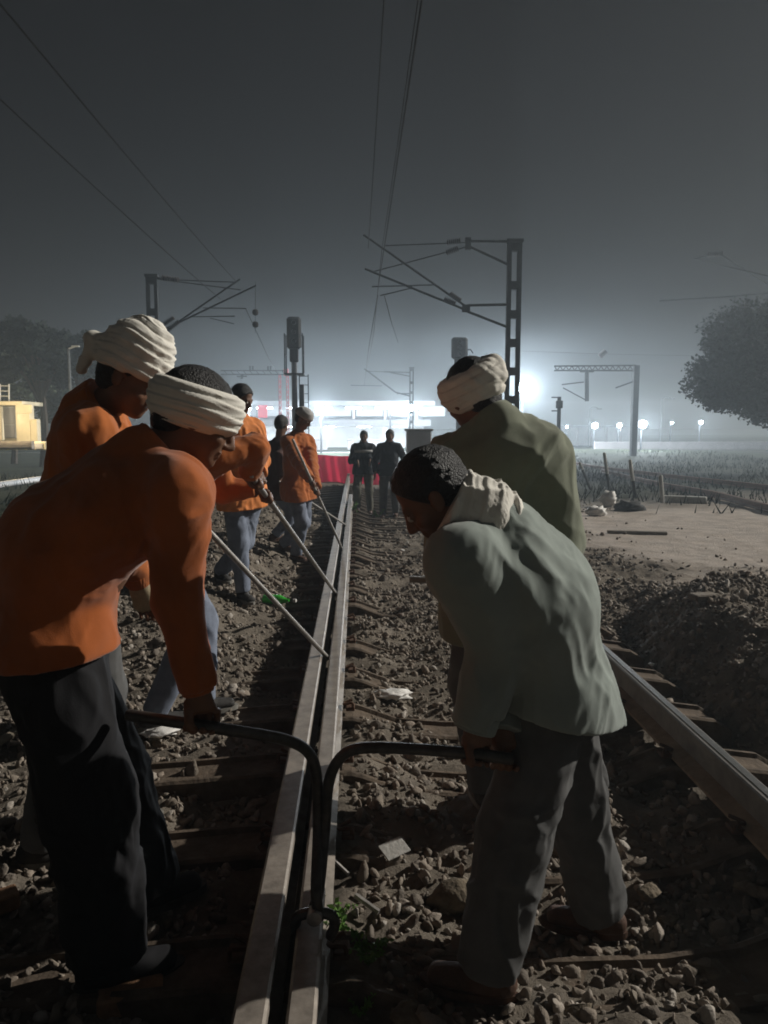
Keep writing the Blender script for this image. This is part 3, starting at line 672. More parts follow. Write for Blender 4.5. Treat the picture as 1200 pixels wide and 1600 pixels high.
# ------------------------------------------------------------------ rails and sleepers
def railprof(w=.072, h=.165, fw=.13):
    hw = w/2; return [(-fw/2, 0), (-fw/2, .012), (-.012, .03), (-.010, h-.045), (-hw, h-.034), (-hw, h-.006), (-hw+.008, h), (hw-.008, h), (hw, h-.006), (hw, h-.034), (.010, h-.045), (.012, .03), (fw/2, .012), (fw/2, 0)]
def rail(path, label, material='railtop', w=.072, h=.165, fw=.13, group=None, foot=None):
    pr = railprof(w, h, fw); path = [np.array(p, float) for p in path]; vs = []; n = len(pr)
    for i, p in enumerate(path):
        t = nrm(path[min(i+1, len(path)-1)]-path[max(i-1, 0)]); sd = nrm(np.cross(t, V(0, 0, 1)))
        vs += [p+sd*a+V(0, 0, b) for a, b in pr]
    fs = [(i*n+k, i*n+(k+1) % n, (i+1)*n+(k+1) % n, (i+1)*n+k) for i in range(len(path)-1) for k in range(n)]+[tuple(range(n))[::-1], tuple((len(path)-1)*n+k for k in range(n))]
    o = mk('rail', vs, fs, material); tag(o, label, 'rail', group)
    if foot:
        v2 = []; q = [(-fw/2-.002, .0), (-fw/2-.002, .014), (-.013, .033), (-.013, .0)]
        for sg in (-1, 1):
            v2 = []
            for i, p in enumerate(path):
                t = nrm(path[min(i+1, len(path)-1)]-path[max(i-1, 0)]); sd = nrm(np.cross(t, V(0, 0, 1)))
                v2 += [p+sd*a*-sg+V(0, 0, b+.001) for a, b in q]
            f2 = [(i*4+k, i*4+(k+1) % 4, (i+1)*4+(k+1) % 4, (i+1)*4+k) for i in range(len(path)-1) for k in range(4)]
            mk('rail_foot', v2, f2, foot, o)  # paler skin over the foot, its lit look put into the colour
    return o
yy = np.linspace(.9, 24, 60)
XL, XR, XF = -.268, -.142, 1.60
rail([(XL, q, .001) for q in yy], 'left rail of the close pair, pale steel, under the men\'s bars', w=.084, fw=.11)
rail([(XR, q, -.002) for q in np.linspace(.9, 16.5, 50)], 'shorter right rail of the close pair, lying inside the track', fw=.11, w=.074)
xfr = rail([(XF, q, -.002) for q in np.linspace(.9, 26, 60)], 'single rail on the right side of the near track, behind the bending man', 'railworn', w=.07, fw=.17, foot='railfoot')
MB().box((XF+.004, 13.4, .1655), (.030, 25, .003)).build('running_band', 'polished', xfr)
sl_first = None
for i in range(30):
    yv = .75+.68*i
    if sl_first is None:
        t = thing('sleeper', (0, yv, 0), 'dusty sleeper under the near rails, half buried in ballast', 'sleeper', 'sleepers of the near track')
        b = MB()
        def sec(x, z, w=.12, hgt_=.12, r=.02):   # trough section: two raised lips along the edges
            pr = [(-w, -hgt_), (-w-.01, z-.01), (-w+.005, z), (-w+.025, z), (-w+.035, z-.022), (w-.035, z-.022), (w-.025, z), (w-.005, z), (w+.01, z-.01), (w, -hgt_)]
            return [V(x, yv+p, q) for p, q in pr]
        st = [(-1.15, -.055), (-.75, -.03), (-.45, -.006), (-.03, -.006), (.02, -.02), (.22, -.095), (.5, -.12), (1.0, -.12), (1.25, -.09), (1.48, -.006), (1.75, -.006), (2.0, -.04), (2.1, -.1)]
        rings = [sec(a, c, .12, .22) for a, c in st]; n = len(rings[0]); vs = [p for r_ in rings for p in r_]
        fs = [(j*n+k, (j+1)*n+k, (j+1)*n+(k+1) % n, j*n+(k+1) % n) for j in range(len(rings)-1) for k in range(n)]+[tuple(range(n)), tuple((len(rings)-1)*n+k for k in range(n))[::-1]]
        b.add(vs, fs); b.build('sleeper_trough', 'sleeper', t)
        for xx in (XL-.075, XR+.075, XF-.09, XF+.09):
            c = MB(); sg = 1 if xx > XR and xx != XF-.09 else -1
            c.box((xx+sg*.02, yv, .012), (.05, .07, .022), bev=.004)
            c.tube(bez([(xx+sg*.035, yv-.03, .02), (xx+sg*.03, yv-.035, .05), (xx-sg*.012, yv-.01, .034), (xx-sg*.014, yv+.02, .03), (xx+sg*.03, yv+.035, .045)], 4), .008, 6)
            c.build('rail_clip', 'rust', t)
        sl_first = t
    else:
        c_ = copy_thing(sl_first, (0, yv-sl_first.location[1], -.002*(i % 3))); c_.rotation_euler.z = rng.uniform(-.012, .012)
# second, curving track on the right
def curve_rail(pts, lab, z=-.12):
    P = [at(a, b, z=z) for a, b in pts]; P = bez([(p[0], p[1], float(hgt(p[0], p[1]))+.02) for p in P], 6); return rail(P, lab, 'rust', w=.09, h=.15, fw=.15)
curve_rail([(889, 713), (927, 720), (996, 732), (1054, 742), (1200, 762), (1420, 795)], 'farther rail of the curved track on the right, catching light at its far end')
curve_rail([(940, 728), (1025, 752), (1112, 774), (1200, 800), (1420, 860)], 'nearer dark rail of the curved track on the right')
# left side track rail in the grass
pl = [at(-120, 770, z=0.0), at(0, 752, z=0.0), at(70, 741, z=0.), at(160, 727, z=0.)]
rail([(p[0], p[1], float(hgt(p[0], p[1]))+.03) for p in pl], 'thin pale rail lying in the dark grass on the far left', 'railworn', w=.09)

# ------------------------------------------------------------------ rail tongs and pry bars
t = thing('rail_tongs', at(492, 1440, z=.17), 'black iron rail tongs with two bent handles gripping the right rail of the pair', 'tongs')
hk = at(492, 1425, z=.20); Yt = hk[1]
armL = bez([at(200, 1117, Y=2.10), at(315, 1134, Y=2.02), at(400, 1147, Y=2.05), at(450, 1157, Y=2.1), at(480, 1174, Y=2.14), at(494, 1208, Y=2.17), at(497, 1290, Y=2.2), at(494, 1390, Y=Yt), hk+V(.012, 0, -.02)], 6)
armR = bez([at(800, 1186, Y=2.05), at(730, 1177, Y=2.05), at(640, 1170, Y=2.1), at(565, 1169, Y=2.12), at(532, 1184, Y=2.14), at(514, 1222, Y=2.17), at(508, 1290, Y=2.2), at(498, 1390, Y=Yt+.02), hk+V(-.012, 0.02, -.02)], 6)
MB().tube(armL, .0165, 10).build('handle', 'tong', t, True); MB().tube(armR, .0165, 10).build('handle', 'tong', t, True)
MB().lathe(hk+V(0, -.03, .0), [(.008, -.01), (.022, -.006), (.022, .055), (.008, .06)], 12, (0, 1, 0)).build('pivot_bolt', 'bar', t, True)
for sg in (-1, 1):
    MB().tube(bez([hk+V(sg*.008, 0, 0), hk+V(sg*.048, 0, -.012), hk+V(sg*.056, 0, -.045), hk+V(sg*.04, 0, -.082)], 5), [.016]*14+[.014, .011], 8).build('jaw', 'tong', t, True)
def prybar(a, b, label, r=.0145, group='straight steel pry bars'):
    d = nrm(b-a); L_ = np.linalg.norm(b-a)
    m = MB(); m.tube([a, a+d*.01, b-d*.1, b-d*.04, b], [r*.8, r, r, r*1.02, r*.55], 10)
    o = m.build('pry_bar', 'bar', None, True); tag(o, label, 'pry bar', group); return o
barB = (at(238, 736, Y=3.45), at(513, 1029, z=.13)); barA = (at(392, 742, Y=3.95), at(525, 928, z=.13))
barC = (at(457, 686, Y=8.3), at(536, 861, z=.12)); barD = (at(436, 752, Y=9.6), at(544, 823, z=.12))
barE = (at(640, 905, Y=3.1), at(905, 912, Y=3.15))
prybar(*barB, 'nearest slanting pry bar, emerging from behind the front man\'s sleeve')
prybar(*barA, 'second slanting pry bar, from the orange sleeve\'s grey hand down to the rail', .015)
prybar(*barC, 'pry bar held upright by the capped man in orange, farther along the rail', .015)
prybar(*barD, 'short looking faint pry bar, lowest slant, touching the rail farthest away', .014)

# ------------------------------------------------------------------ the men
def gz(x, y): return float(hgt(x, y))
def ank(x, y, k=1., dz=.01): return V(x, y, gz(x, y)+.085*k+dz)
def ankp(px_, py_, k=1.):
    p = gpt(px_, py_); return ank(p[0], p[1], k)
# P1 front left, orange fleece, back to the camera
g1 = at(314, 1126, Y=2.02)
p1 = Man('bending man nearest on the left, orange top, black trousers, white headcloth, hand on the tongs',
         at(76, 1012, Y=2.22), at(226, 715, Y=2.14), at(306, 650, Y=2.19), V(.86, .22, -.42),
         [ank(-.74, 2.14, 1.08), ank(-.72, 2.46, 1.08)], [g1, at(85, 990, Y=2.48)], V(.86, .5, 0), 1.10, .0065,
         shoulders=[at(278, 772, Y=2.0), at(238, 745, Y=2.42)], up=V(.25, .1, 1), poleE=[V(-.6, .3, .1), V(0, .5, -.3)],
         grips=[(nrm(armL[8]-armL[2]), .0165), None], toes=[V(.8, .3, 0), V(.8, .55, 0)], arm=.87, leg=.95)
p1.top('fleece_top', 'rustorange', hem=.005, amp=.010, f=10, bulk=1.16, seed=2, axis=V(.5, .1, 1), cuff=.0, mid=at(100, 852, Y=2.2), hemflare=1.3, hemn=V(.1, 0, -1), sleeve=.76)
p1.trousers('trousers', 'black', b=1.5, amp=.012)
p1.shoes('black', 'shoe'); p1.hair(.003)
p1.wrap(lo=-.035, hi=.078, thick=.019, wide=.007, amp=.009, nf=118, name='headcloth', seed=1, twist=.9, n=V(.30, .0, 1))
# P2 behind him, cotton turban
p2 = Man('man in orange with a full white turban, looking down over the front man\'s shoulder',
         at(120, 900, Y=2.95), at(148, 640, Y=2.72), at(203, 590, Y=2.68), V(.85, -.12, -.45),
         [ank(-1.25, 2.9), ank(-1.06, 3.2)], [at(226, 935, Y=2.95), at(292, 793, Y=3.25)], V(.95, .25, 0), 1.04, .0075,
         up=V(.3, .05, 1), grips=[None, (nrm(barB[1]-barB[0]), .0145)], poleE=[V(-.5, -.5, -.3), V(-.2, .6, -.4)])
p2.top('work_shirt', 'orange', hem=.03, amp=.010, f=11, bulk=1.08, seed=4)
# turned-up collar
c2 = p2
F = Field(p2.N-.22, p2.N+.22, .006); nd = nrm(p2.H-p2.N)
F.seg(p2.N-nd*.03, p2.N+nd*.06, .095, .085, k=.01); F.seg(p2.N-nd*.08, p2.N+nd*.12, .074, .07, k=.005, mode='sub')
F.disp(folds(nd, .006, 22, .5, 2)); F.cut(p2.N+nd*.055-p2.look*.02, nrm(nd+p2.look*.3), .2); F.mesh('collar', 'orange', p2.body)
p2.trousers('trousers', 'greytr', b=1.1); p2.shoes(); p2.hair(.006)
p2.wrap(lo=.010, thick=.020, amp=.009, nf=100, seed=3, crown=.045, twist=1.3, n=V(.42, .05, 1), rise=.02,
        tail=[((0, -.12, .05), (-.01, -.17, .055), .035), ((-.01, -.16, .04), (-.015, -.165, -.05), .022)])
F = Field(p2.WR-.14, p2.WR+.14, .005); d = nrm(p2.WR-p2.wr[0]); sd = nrm(np.cross(d, p2.r))
F.seg(p2.wr[0]-d*.01, p2.WR+d*.03, (.042, .032), (.05, .028), sd, .015)
for j in range(4): F.seg(p2.WR+d*.02+sd*(j-1.5)*.022, p2.WR+d*(.085-.008*abs(j-1.5))+sd*(j-1.5)*.018+p2.tf*.025, .0145, .013, k=.008)
F.seg(p2.WR-d*.03-sd*.03, p2.WR+d*.03-sd*.062, .017, .014, k=.012); F.mesh('glove', 'cream', p2.body)
# P3 mostly hidden, arm on bar A
hA = barA[0]+nrm(barA[1]-barA[0])*.13
p3 = Man('man hidden behind the front man, only his outstretched orange arm and jeans leg showing',
         at(262, 870, Y=4.1), at(300, 700, Y=4.0), at(308, 650, Y=4.0), V(.8, .3, -.5),
         [ank(-1.10, 4.05), ank(-.88, 4.25)], [hA, barA[0]+nrm(barA[1]-barA[0])*.36], V(.9, .45, 0), 1.03, .009,
         grips=[(nrm(barA[1]-barA[0]), .015), (nrm(barA[1]-barA[0]), .015)], poleE=[V(.1, -.4, .5), V(0, .3, -.6)], arm=.72,
         shoulders=[at(335, 716, Y=3.82), at(330, 712, Y=4.2)])
p3.top('work_shirt', 'orange', hem=.05, amp=.009, seed=6, cuff=.0, bulk=1.02); p3.trousers('trousers', 'jeans', b=1.05); p3.shoes(); p3.hair()
# P4 black hair, pale orange jacket, lit
f4 = at(383, 898, Y=6.9); 
p4 = Man('black-haired man in a pale orange jacket, jeans showing, standing right of the headcloth',
         at(378, 772, Y=6.9), at(372, 655, Y=6.85), at(378, 623, Y=6.8), V(.75, -.45, -.35),
         [ank(f4[0], 6.75, 1, .01), ank(f4[0]-.25, 7.05, 1, .01)], [at(401, 742, Y=6.55), at(408, 752, Y=6.6)], V(.55, -.8, 0), 1.0, .010,
         grips=[(V(.6, .3, -.6), .0145), (V(.6, .3, -.6), .0145)])
p4.top('padded_jacket', 'orange2', hem=.12, amp=.012, f=12, bulk=1.08, seed=8); p4.trousers('jeans', 'jeans', b=1.02, amp=.009); p4.shoes(); p4.hair(.012)
F = Field(p4.P-.1, p4.N+.25, .008)
# P5 capped man, orange jacket
f5 = at(462, 848, Y=9.3)
hC = barC[0]+nrm(barC[1]-barC[0])*.62
p5 = Man('man in an orange jacket and grey cap, holding a pry bar below the tall signal',
         at(466, 762, Y=9.4), at(466, 680, Y=9.35), at(474, 654, Y=9.3), V(.8, -.35, -.45),
         [ank(f5[0], 9.25), ank(f5[0]-.18, 9.6)], [hC, barC[0]+nrm(barC[1]-barC[0])*.75], V(.75, -.66, 0), 1.0, .0115,
         grips=[(nrm(barC[1]-barC[0]), .015), (nrm(barC[1]-barC[0]), .015)])
p5.top('padded_jacket', 'orange', hem=.14, amp=.013, f=12, bulk=1.12, seed=10); p5.trousers('jeans', 'jeans', b=1.05, amp=.01); p5.shoes('boot', 'boot')
p5.wrap(lo=.02, tilt=.1, thick=.022, amp=.006, nf=70, name='cap', material='stripe'); p5.hair(.006)
# P6 dark
f6 = at(432, 836, Y=10)
p6 = Man('dark-haired man in a dark brown jacket standing behind the capped man\'s shoulder',
         at(436, 762, Y=10.1), at(436, 690, Y=10.1), at(440, 664, Y=10.1), V(.5, .8, -.3),
         [ank(f6[0]-.05, 10.2), ank(f6[0]+.15, 10.0)], [barD[0]+nrm(barD[1]-barD[0])*.05, barD[0]+nrm(barD[1]-barD[0])*.3], V(.75, .6, 0), .98, .013)
p6.top('jacket', 'brownj', hem=.16, amp=.011, bulk=1.15, seed=12); p6.trousers('jeans', 'jeans', b=1.05); p6.shoes('boot', 'boot'); p6.hair(.012)
# P7, P10 far pair facing the camera
def far_man(label, px_, Y, k, topm, trm, hands, stripe=None, look=V(-.1, -1, -.1), f=V(0, -1, 0), topname='jacket'):
    g = at(px_, 803, Y=Y); z0 = gz(g[0], Y); x0 = g[0]
    m = Man(label, V(x0, Y, z0+.93*k), V(x0, Y+.03, z0+1.43*k), V(x0+.01, Y-.02, z0+1.565*k), look,
            [ank(x0-.12, Y, k), ank(x0+.13, Y+.05, k)], [V(x0, Y, z0)+h for h in hands], f, k, .013)
    m.top(topname, topm, hem=.14, amp=.012, bulk=.97, seed=int(px_)); m.trousers('trousers', trm, b=1.02, amp=.009); m.shoes('boot', 'boot'); m.hair(.01)
    return m
p7 = far_man('distant shorter man in a dark jacket with a pale chest stripe, beside the rail', 568, 15.3, .97, 'dark', 'khaki',
             [V(-.1, -.22, .98), V(.12, -.22, 1.0)])
st_ = MB(); kk = .97
for q in np.linspace(-1.2, 1.2, 12):
    pass
ring = []
for a_ in np.linspace(-1.35, 1.35, 15): ring.append((math.sin(a_)*.192, -math.cos(a_)*.150))
cx, cy, cz = p7.P[0], p7.P[1]+.0, p7.P[2]+.33
vs = [V(cx+x, cy+y, cz+z) for z in (-.025, .025) for x, y in ring]; n = len(ring)
vs += [V(cx+x*.93, cy+y*.9, cz+z) for z in (-.025, .025) for x, y in ring]
fs = [(i, i+1, n+i+1, n+i) for i in range(n-1)]+[(2*n+i, 3*n+i, 3*n+i+1, 2*n+i+1) for i in range(n-1)]+[(i, 2*n+i, 2*n+i+1, i+1) for i in range(n-1)]+[(n+i, n+i+1, 3*n+i+1, 3*n+i) for i in range(n-1)]
mk('chest_stripe', vs, fs, 'stripe', p7.body, True)
p10 = far_man('taller man in a navy jacket with arms at his sides, right of the far pair', 608, 14.9, 1.0, 'dark', 'greytr',
              [V(-.28, -.02, .78), V(.28, -.05, .78)], look=V(-.3, -1, -.05), f=V(-.15, -1, 0))
# P8 standing, headband, olive sweater, back to the camera
p8 = Man('man standing with his back turned, olive sweater, white cloth band round black hair',
         at(800, 935, Y=2.98), at(775, 668, Y=2.86), at(738, 616, Y=2.92), V(-.45, .82, -.28),
         [ank(at(925, 1190, Y=3.25)[0], 3.25), ank(at(762, 1190, Y=3.2)[0], 3.2)], [barE[0]*.25+barE[1]*.75+V(0, .03, 0), barE[0]*.52+barE[1]*.48], V(-.12, 1, 0), 1.12, .0065,
         up=V(-.28, .1, 1), grips=[(V(1, 0, 0), .0145), (V(1, 0, 0), .0145)], poleE=[V(.25, -.35, -.9), V(-.2, -.2, -.9)],
         shoulders=[at(848, 718, Y=2.86), at(712, 722, Y=2.9)])
p8.top('sweater', 'olive', hem=.10, amp=.014, f=9, bulk=1.26, seed=14, axis=V(.45, 0, 1), st=.3, amp2=.010)
p8.trousers('trousers', 'greytr', b=1.1); p8.shoes(); p8.hair(.003, .003)
p8.wrap(lo=-.055, hi=.088, n=V(-.62, -.1, 1), thick=.019, amp=.008, nf=90, name='headband', seed=5, twist=.8,
        tail=[((.06, -.09, .07), (.05, -.11, .03), .024)])
prybar(*barE, 'pry bar held level in front of the man with the headband')
# P9 bending, grey-green coat, white scarf
g9 = at(744, 1178, Y=2.05)
p9 = Man('bending man on the right in a long grey-green coat and white scarf, gripping the tongs',
         at(862, 1075, Y=2.28), at(762, 815, Y=2.14), at(676, 772, Y=2.14), V(-.72, .12, -.68),
         [ankp(937, 1462, 1.0), ank(at(762, 1500, Y=2.1)[0], 2.1, 1.0)], [at(790, 1185, Y=2.09), g9], V(-.93, .30, 0), 1.02, .0065,
         up=V(-.65, 0, .75), grips=[(nrm(armR[0]-armR[8]), .0165), (nrm(armR[0]-armR[8]), .0165)],
         shoulders=[at(742, 880, Y=2.38), at(722, 878, Y=1.99)], poleE=[V(.5, .3, -.1), V(.5, .3, 0)], poleK=[V(-.6, .6, 0), V(-.5, -.5, 0)], arm=.92, leg=.92)
p9.top('long_coat', 'coat', hem=.06, hemn=V(-.25, 0, -.97), amp=.009, f=10, bulk=1.29, seed=21, axis=nrm(p9.P-p9.N)+V(0, 0, .25), hemflare=1.0, mid=at(832, 930, Y=2.2), st=.09, sharp=.8)
p9.trousers('trousers', 'greytr', b=1.32, amp=.011); p9.shoes('boot', 'boot'); p9.hair(.009, .005)
F = Field(p9.N-.26, p9.N+.26, .0045); nd = nrm(p9.H-p9.N)
F.seg(p9.N+nd*.02, p9.N+nd*.10, (.112, .108), (.094, .098), p9.r, .02); F.seg(p9.N-p9.tf*.02+nd*.02, p9.N-p9.tf*.05+nd*.07, .07, .05, k=.03)
def scarf_fold(x, y, z):
    h = (x-p9.N[0])*nd[0]+(y-p9.N[1])*nd[1]+(z-p9.N[2])*nd[2]+.45*((x-p9.N[0])*p9.tf[0]+(z-p9.N[2])*p9.tf[2])
    h = h+.014*noise(x*11, y*11, z*11); q = (h*17) % 1
    return -.009*q**.8*(1-sstep(.7, 1., q))-.003*(1-2*np.abs(noise(h*130, x*7, y*7)))-.004*noise(x*20, y*20, z*20)
F.disp(scarf_fold, .03)
F.disp(folds(np.cross(nd, p9.r)+p9.r*.5, .010, 20, .35, 3)); F.cut(p9.N+nd*.125, nd, .3); F.mesh('scarf', 'white', p9.body)

# ------------------------------------------------------------------ litter and small things
def bottle(p, d, L_=.26, r=.036):
    d = nrm(d); o = thing('bottle', p, 'bright green plastic bottle lying on the ballast left of the rails', 'bottle')
    c = p+V(0, 0, r*.85)
    MB().lathe(c-d*L_/2, [(.012, 0), (r*.9, .004), (r, .02), (r*.93, .05), (r, .08), (r*.93, .11), (r, .14), (r*.95, .165), (r*.6, .2), (.014, .228), (.014, .245)], 20, d).build('bottle_body', 'bottle', o, True)
    MB().lathe(c+d*(L_/2-.012), [(.016, -.012), (.017, 0), (.017, .014), (.015, .016)], 14, d).build('cap', 'plastic', o, True)
bottle(gpt(437, 950, .035), V(.95, -.25, 0), .31, .047)
def crumple(p, size, seed, label, material='plastic', name='plastic_bag', cat='litter', flat=.5):
    v, f = ICO[3]; v = v.copy(); rr = 1+.45*fbm(v[:, 0]*2.1+seed*5, v[:, 1]*2.1, v[:, 2]*2.1, 4, .6)-.25*np.abs(noise(v[:, 0]*5+seed, v[:, 1]*5, v[:, 2]*5))
    v = v*rr[:, None]*np.array(size)*np.array([1, 1, flat]); o = mk(name, v, f, material, None, False); o.location = tuple(p); return tag(o, label, cat)
crumple(gpt(612, 1092, .03), (.115, .07, .05), 1, 'crumpled white plastic bag lying between the rails')
crumple(gpt(950, 792, .16), (.20, .15, .34), 2, 'brightest white bag on top of the litter heap by the stakes')
crumple(gpt(932, 806, .08), (.18, .12, .22), 3, 'lower whitish bag at the foot of the litter heap')
crumple(gpt(985, 798, .06), (.32, .2, .26), 4, 'dark crumpled sack right of the white bags', 'darkpost')
crumple(gpt(628, 862, .02), (.035, .03, .03), 5, 'tiny bright scrap glinting on the ballast beyond the rails', name='plastic_scrap')
crumple(gpt(248, 1150, .02), (.10, .06, .04), 6, 'grey-white bag by the front man\'s leg under the handle', name='plastic_bag')
crumple(gpt(1018, 1042, .02), (.022, .02, .018), 7, 'small white scrap beside the single rail', name='plastic_scrap')
m = MB(); c = gpt(616, 1345, .05); m.box(c, (.10, .08, .006), np.array(Matrix.Rotation(.3, 3, 'X')@Matrix.Rotation(.5, 3, 'Z')), .002)
tag(m.build('tile_shard', 'whitepost'), 'flat pale tile shard lying between tongs and bending man', 'shard')
m = MB()
c = gpt(205, 1572, .03); m.box(c, (.18, .09, .06), np.array(Matrix.Rotation(.2, 3, 'Z')), .006)
tag(m.build('brick', 'brick'), 'broken brick lying at the bottom left edge', 'brick')
c = gpt(5, 1420, .03); m = MB(); m.box(c, (.10, .08, .06), np.array(Matrix.Rotation(.6, 3, 'Z')), .006)
tag(m.build('brick', 'brick'), 'orange brick piece at the left edge beside the front man\'s shoe', 'brick')
for (a_, b_, w_, lab) in ((505, 1512, .07, 'small pale wooden block beside the pair of rails near the bottom'), (478, 1500, .06, 'darker wooden packing piece against the rail near the bottom')):
    m = MB(); m.box(gpt(a_, b_, .02), (w_, .10, .05), np.array(Matrix.Rotation(.1, 3, 'Z')), .005); tag(m.build('packing_block', 'wood'), lab, 'block')
m = MB(); a_, b_ = gpt(-40, 1200, .06), gpt(36, 1152, .05); m.tube([a_, b_], .022, 8); tag(m.build('stick', 'wood', None, True), 'pale stick at the left edge behind the front man\'s legs', 'stick')
m = MB(); m.tube([gpt(555, 1420, .05), gpt(592, 1438, .03)], .010, 7); tag(m.build('metal_rod', 'bar', None, True), 'short thin rod on the ground right of the tongs', 'rod')
m = MB(); m.tube([gpt(512, 1362, .07), gpt(545, 1378, .03)], .007, 7); tag(m.build('metal_rod', 'bar', None, True), 'thin rod leaning just behind the tongs\' jaws', 'rod')
# long stone slab and planks among the rubble
m = MB(); c = gpt(1068, 785, .07); m.box(c, (1.0, .22, .16), np.array(Matrix.Rotation(-.5, 3, 'Z')), .02); tag(m.build('concrete_beam', 'whitepost'), 'pale concrete beam lying on the sand edge in front of the curved track', 'beam')
m = MB(); c = gpt(995, 835, .03); m.box(c, (.9, .12, .05), np.array(Matrix.Rotation(-.25, 3, 'Z')), .01); tag(m.build('plank', 'wood'), 'long plank lying on the rubble before the sand patch', 'plank')
m = MB(); c = gpt(1100, 938, .03); m.box(c, (.22, .12, .05), np.array(Matrix.Rotation(.2, 3, 'Z')), .01); tag(m.build('concrete_piece', 'concrete'), 'flat concrete piece on the slope below the sand patch', 'concrete piece')
# stakes
def stake(x0, y0, x1, y1, label, r=.045, split=.5):
    b = gpt(x0, y0, -.1); t_ = at(x1, y1, Y=b[1]); mid = b+(t_-b)*split
    o = thing('marker_stake', b, label, 'stake', 'marker stakes by the curved track')
    MB().tube([b, mid], [r, r*.95], 8).build('stake_foot', 'darkpost', o, True)
    MB().tube([mid, t_-(t_-b)*.03, t_], [r*1.08, r, r*.6], 8).build('stake_head', 'whitepost', o, True)
stake(925, 765, 905, 722, 'leftmost leaning stake beside the standing man\'s sleeve', .04, .75)
stake(953, 768, 944, 707, 'second stake from the left, thin with a pale top')
stake(994, 778, 984, 718, 'tall stake with a white top and black foot, third from the left')
stake(1036, 786, 1032, 742, 'short stout rightmost stake, all pale', .05, .1)
# weeds
def weed(p, n, h, seed, label):
    r = np.random.default_rng(seed); o = thing('weed', p, label, 'plant', 'weeds on the track'); vs = []; fs = []; sm = MB()
    for i in range(n):
        a = r.uniform(0, 6.28); l = h*r.uniform(.5, 1.1); tip = p+V(math.cos(a)*l*.7, math.sin(a)*l*.7, l*r.uniform(.5, 1)); mid_ = (p+tip)/2+V(0, 0, l*.2)
        st = bez([p, mid_, tip], 4); sm.tube(st, .0015, 4, False)
        for q in st[2:]:
            for _ in range(3):
                d = nrm(r.normal(size=3)+V(0, 0, .3)); L_ = r.uniform(.012, .032)*h/.12; w = nrm(np.cross(d, r.normal(size=3)))*L_*.28; b = len(vs)
                vs += [q, q+d*L_*.5+w, q+d*L_, q+d*L_*.5-w]; fs.append((b, b+1, b+2, b+3))
    sm.build('stem', 'weed', o); mk('leaves', vs, fs, 'weed', o)
weed(gpt(545, 1478), 13, .12, 1, 'largest green weed beside the rail just below the tongs')
weed(gpt(575, 1510), 9, .09, 2, 'spreading weed to the lower right of the largest one')
weed(gpt(528, 1440), 6, .08, 3, 'small weed directly right of the tongs\' jaws')
weed(gpt(562, 1590), 6, .06, 4, 'bright green sprout at the bottom edge')
weed(gpt(552, 806), 10, .25, 5, 'tuft growing where the shorter rail ends in the distance')
weed(gpt(590, 812), 7, .2, 6, 'tuft at the feet of the far pair of men')

# ------------------------------------------------------------------ overhead line masts
def mast(x, Y, top, w, label, base=None, battens=12, group='lattice masts along the track', material='mastdark', name='overhead_line_mast'):
    z0 = gz(x, Y) if base is None else base; o = thing(name, (x, Y, z0), label, 'mast', group)
    m = MB(); H = top-z0
    for sg in (-1, 1):
        m.box((x+sg*w/2, Y, z0+H/2), (w*.22, w*.5, H)); m.box((x+sg*(w/2-w*.08), Y-w*.25, z0+H/2), (w*.3, w*.05, H-.01)); m.box((x+sg*(w/2-w*.08), Y+w*.25, z0+H/2), (w*.3, w*.05, H-.01))
    m.build('mast_leg', material, o)
    b = MB()
    for i in range(battens):
        zz = z0+H*(i+.5)/battens+(.3 if i == battens-1 else 0)
        MB().box((x, Y, min(zz, top-.13)), (w*1.06, w*.6, .2)).build('batten', material, o)
    b.box((x, Y, top+.02), (w*1.4, w*.7, .08)); b.build('mast_cap', material, o); return o
def insul(m, a, b, r=.06, n=7):
    a = np.array(a); b = np.array(b); L_ = np.linalg.norm(b-a); pr = [(r*.35, 0)]
    for i in range(n): pr += [(r*.45, L_*(i+.1)/n), (r, L_*(i+.45)/n), (r*.45, L_*(i+.8)/n)]
    m.lathe(a, pr+[(r*.35, L_)], 10, b-a)
# R1
YR = 20.
def R(x, y, dy=0): return at(x, y, Y=YR+dy)
r1x = R(802, 500)[0]; o = mast(r1x, YR, R(802, 378)[2], .30, 'tall lattice mast with two bracket arms behind the man with the headband', battens=9)
m = MB()
for pts in ([R(795, 377), R(733, 377)], [R(795, 414), R(731, 384)], [R(795, 476), R(731, 477)], [R(795, 512), R(731, 487)]): m.tube(pts, .035, 7)
m.box(R(731, 381), (.14, .1, .30)); m.box(R(728, 482), (.2, .1, .18)); m.build('bracket_arm', 'mastdark', o)
m = MB(); m.tube([R(728, 379), R(600, 384)], .017, 6); m.tube([R(728, 386), R(585, 424)], .017, 6); m.build('stay_tube', 'mastdark', o)
m = MB(); m.tube([R(727, 478), R(568, 367)], .03, 7); m.tube([R(727, 484), R(570, 420)], .03, 7); m.build('cantilever_tube', 'mastdark', o)
m = MB(); m.tube([R(581, 448), R(680, 445)], .016, 6); m.tube([R(594, 462), R(643, 450)], .016, 6); m.tube([R(643, 452), R(643, 446)], .03, 6); m.build('register_arm', 'mastdark', o)
for q in ((720, 376, 698, 379), (716, 388, 697, 395), (720, 470, 703, 458), (712, 474, 694, 467)):
    m = MB(); insul(m, R(q[0], q[1]), R(q[2], q[3]), .085); m.build('insulator', 'insul', o, True)
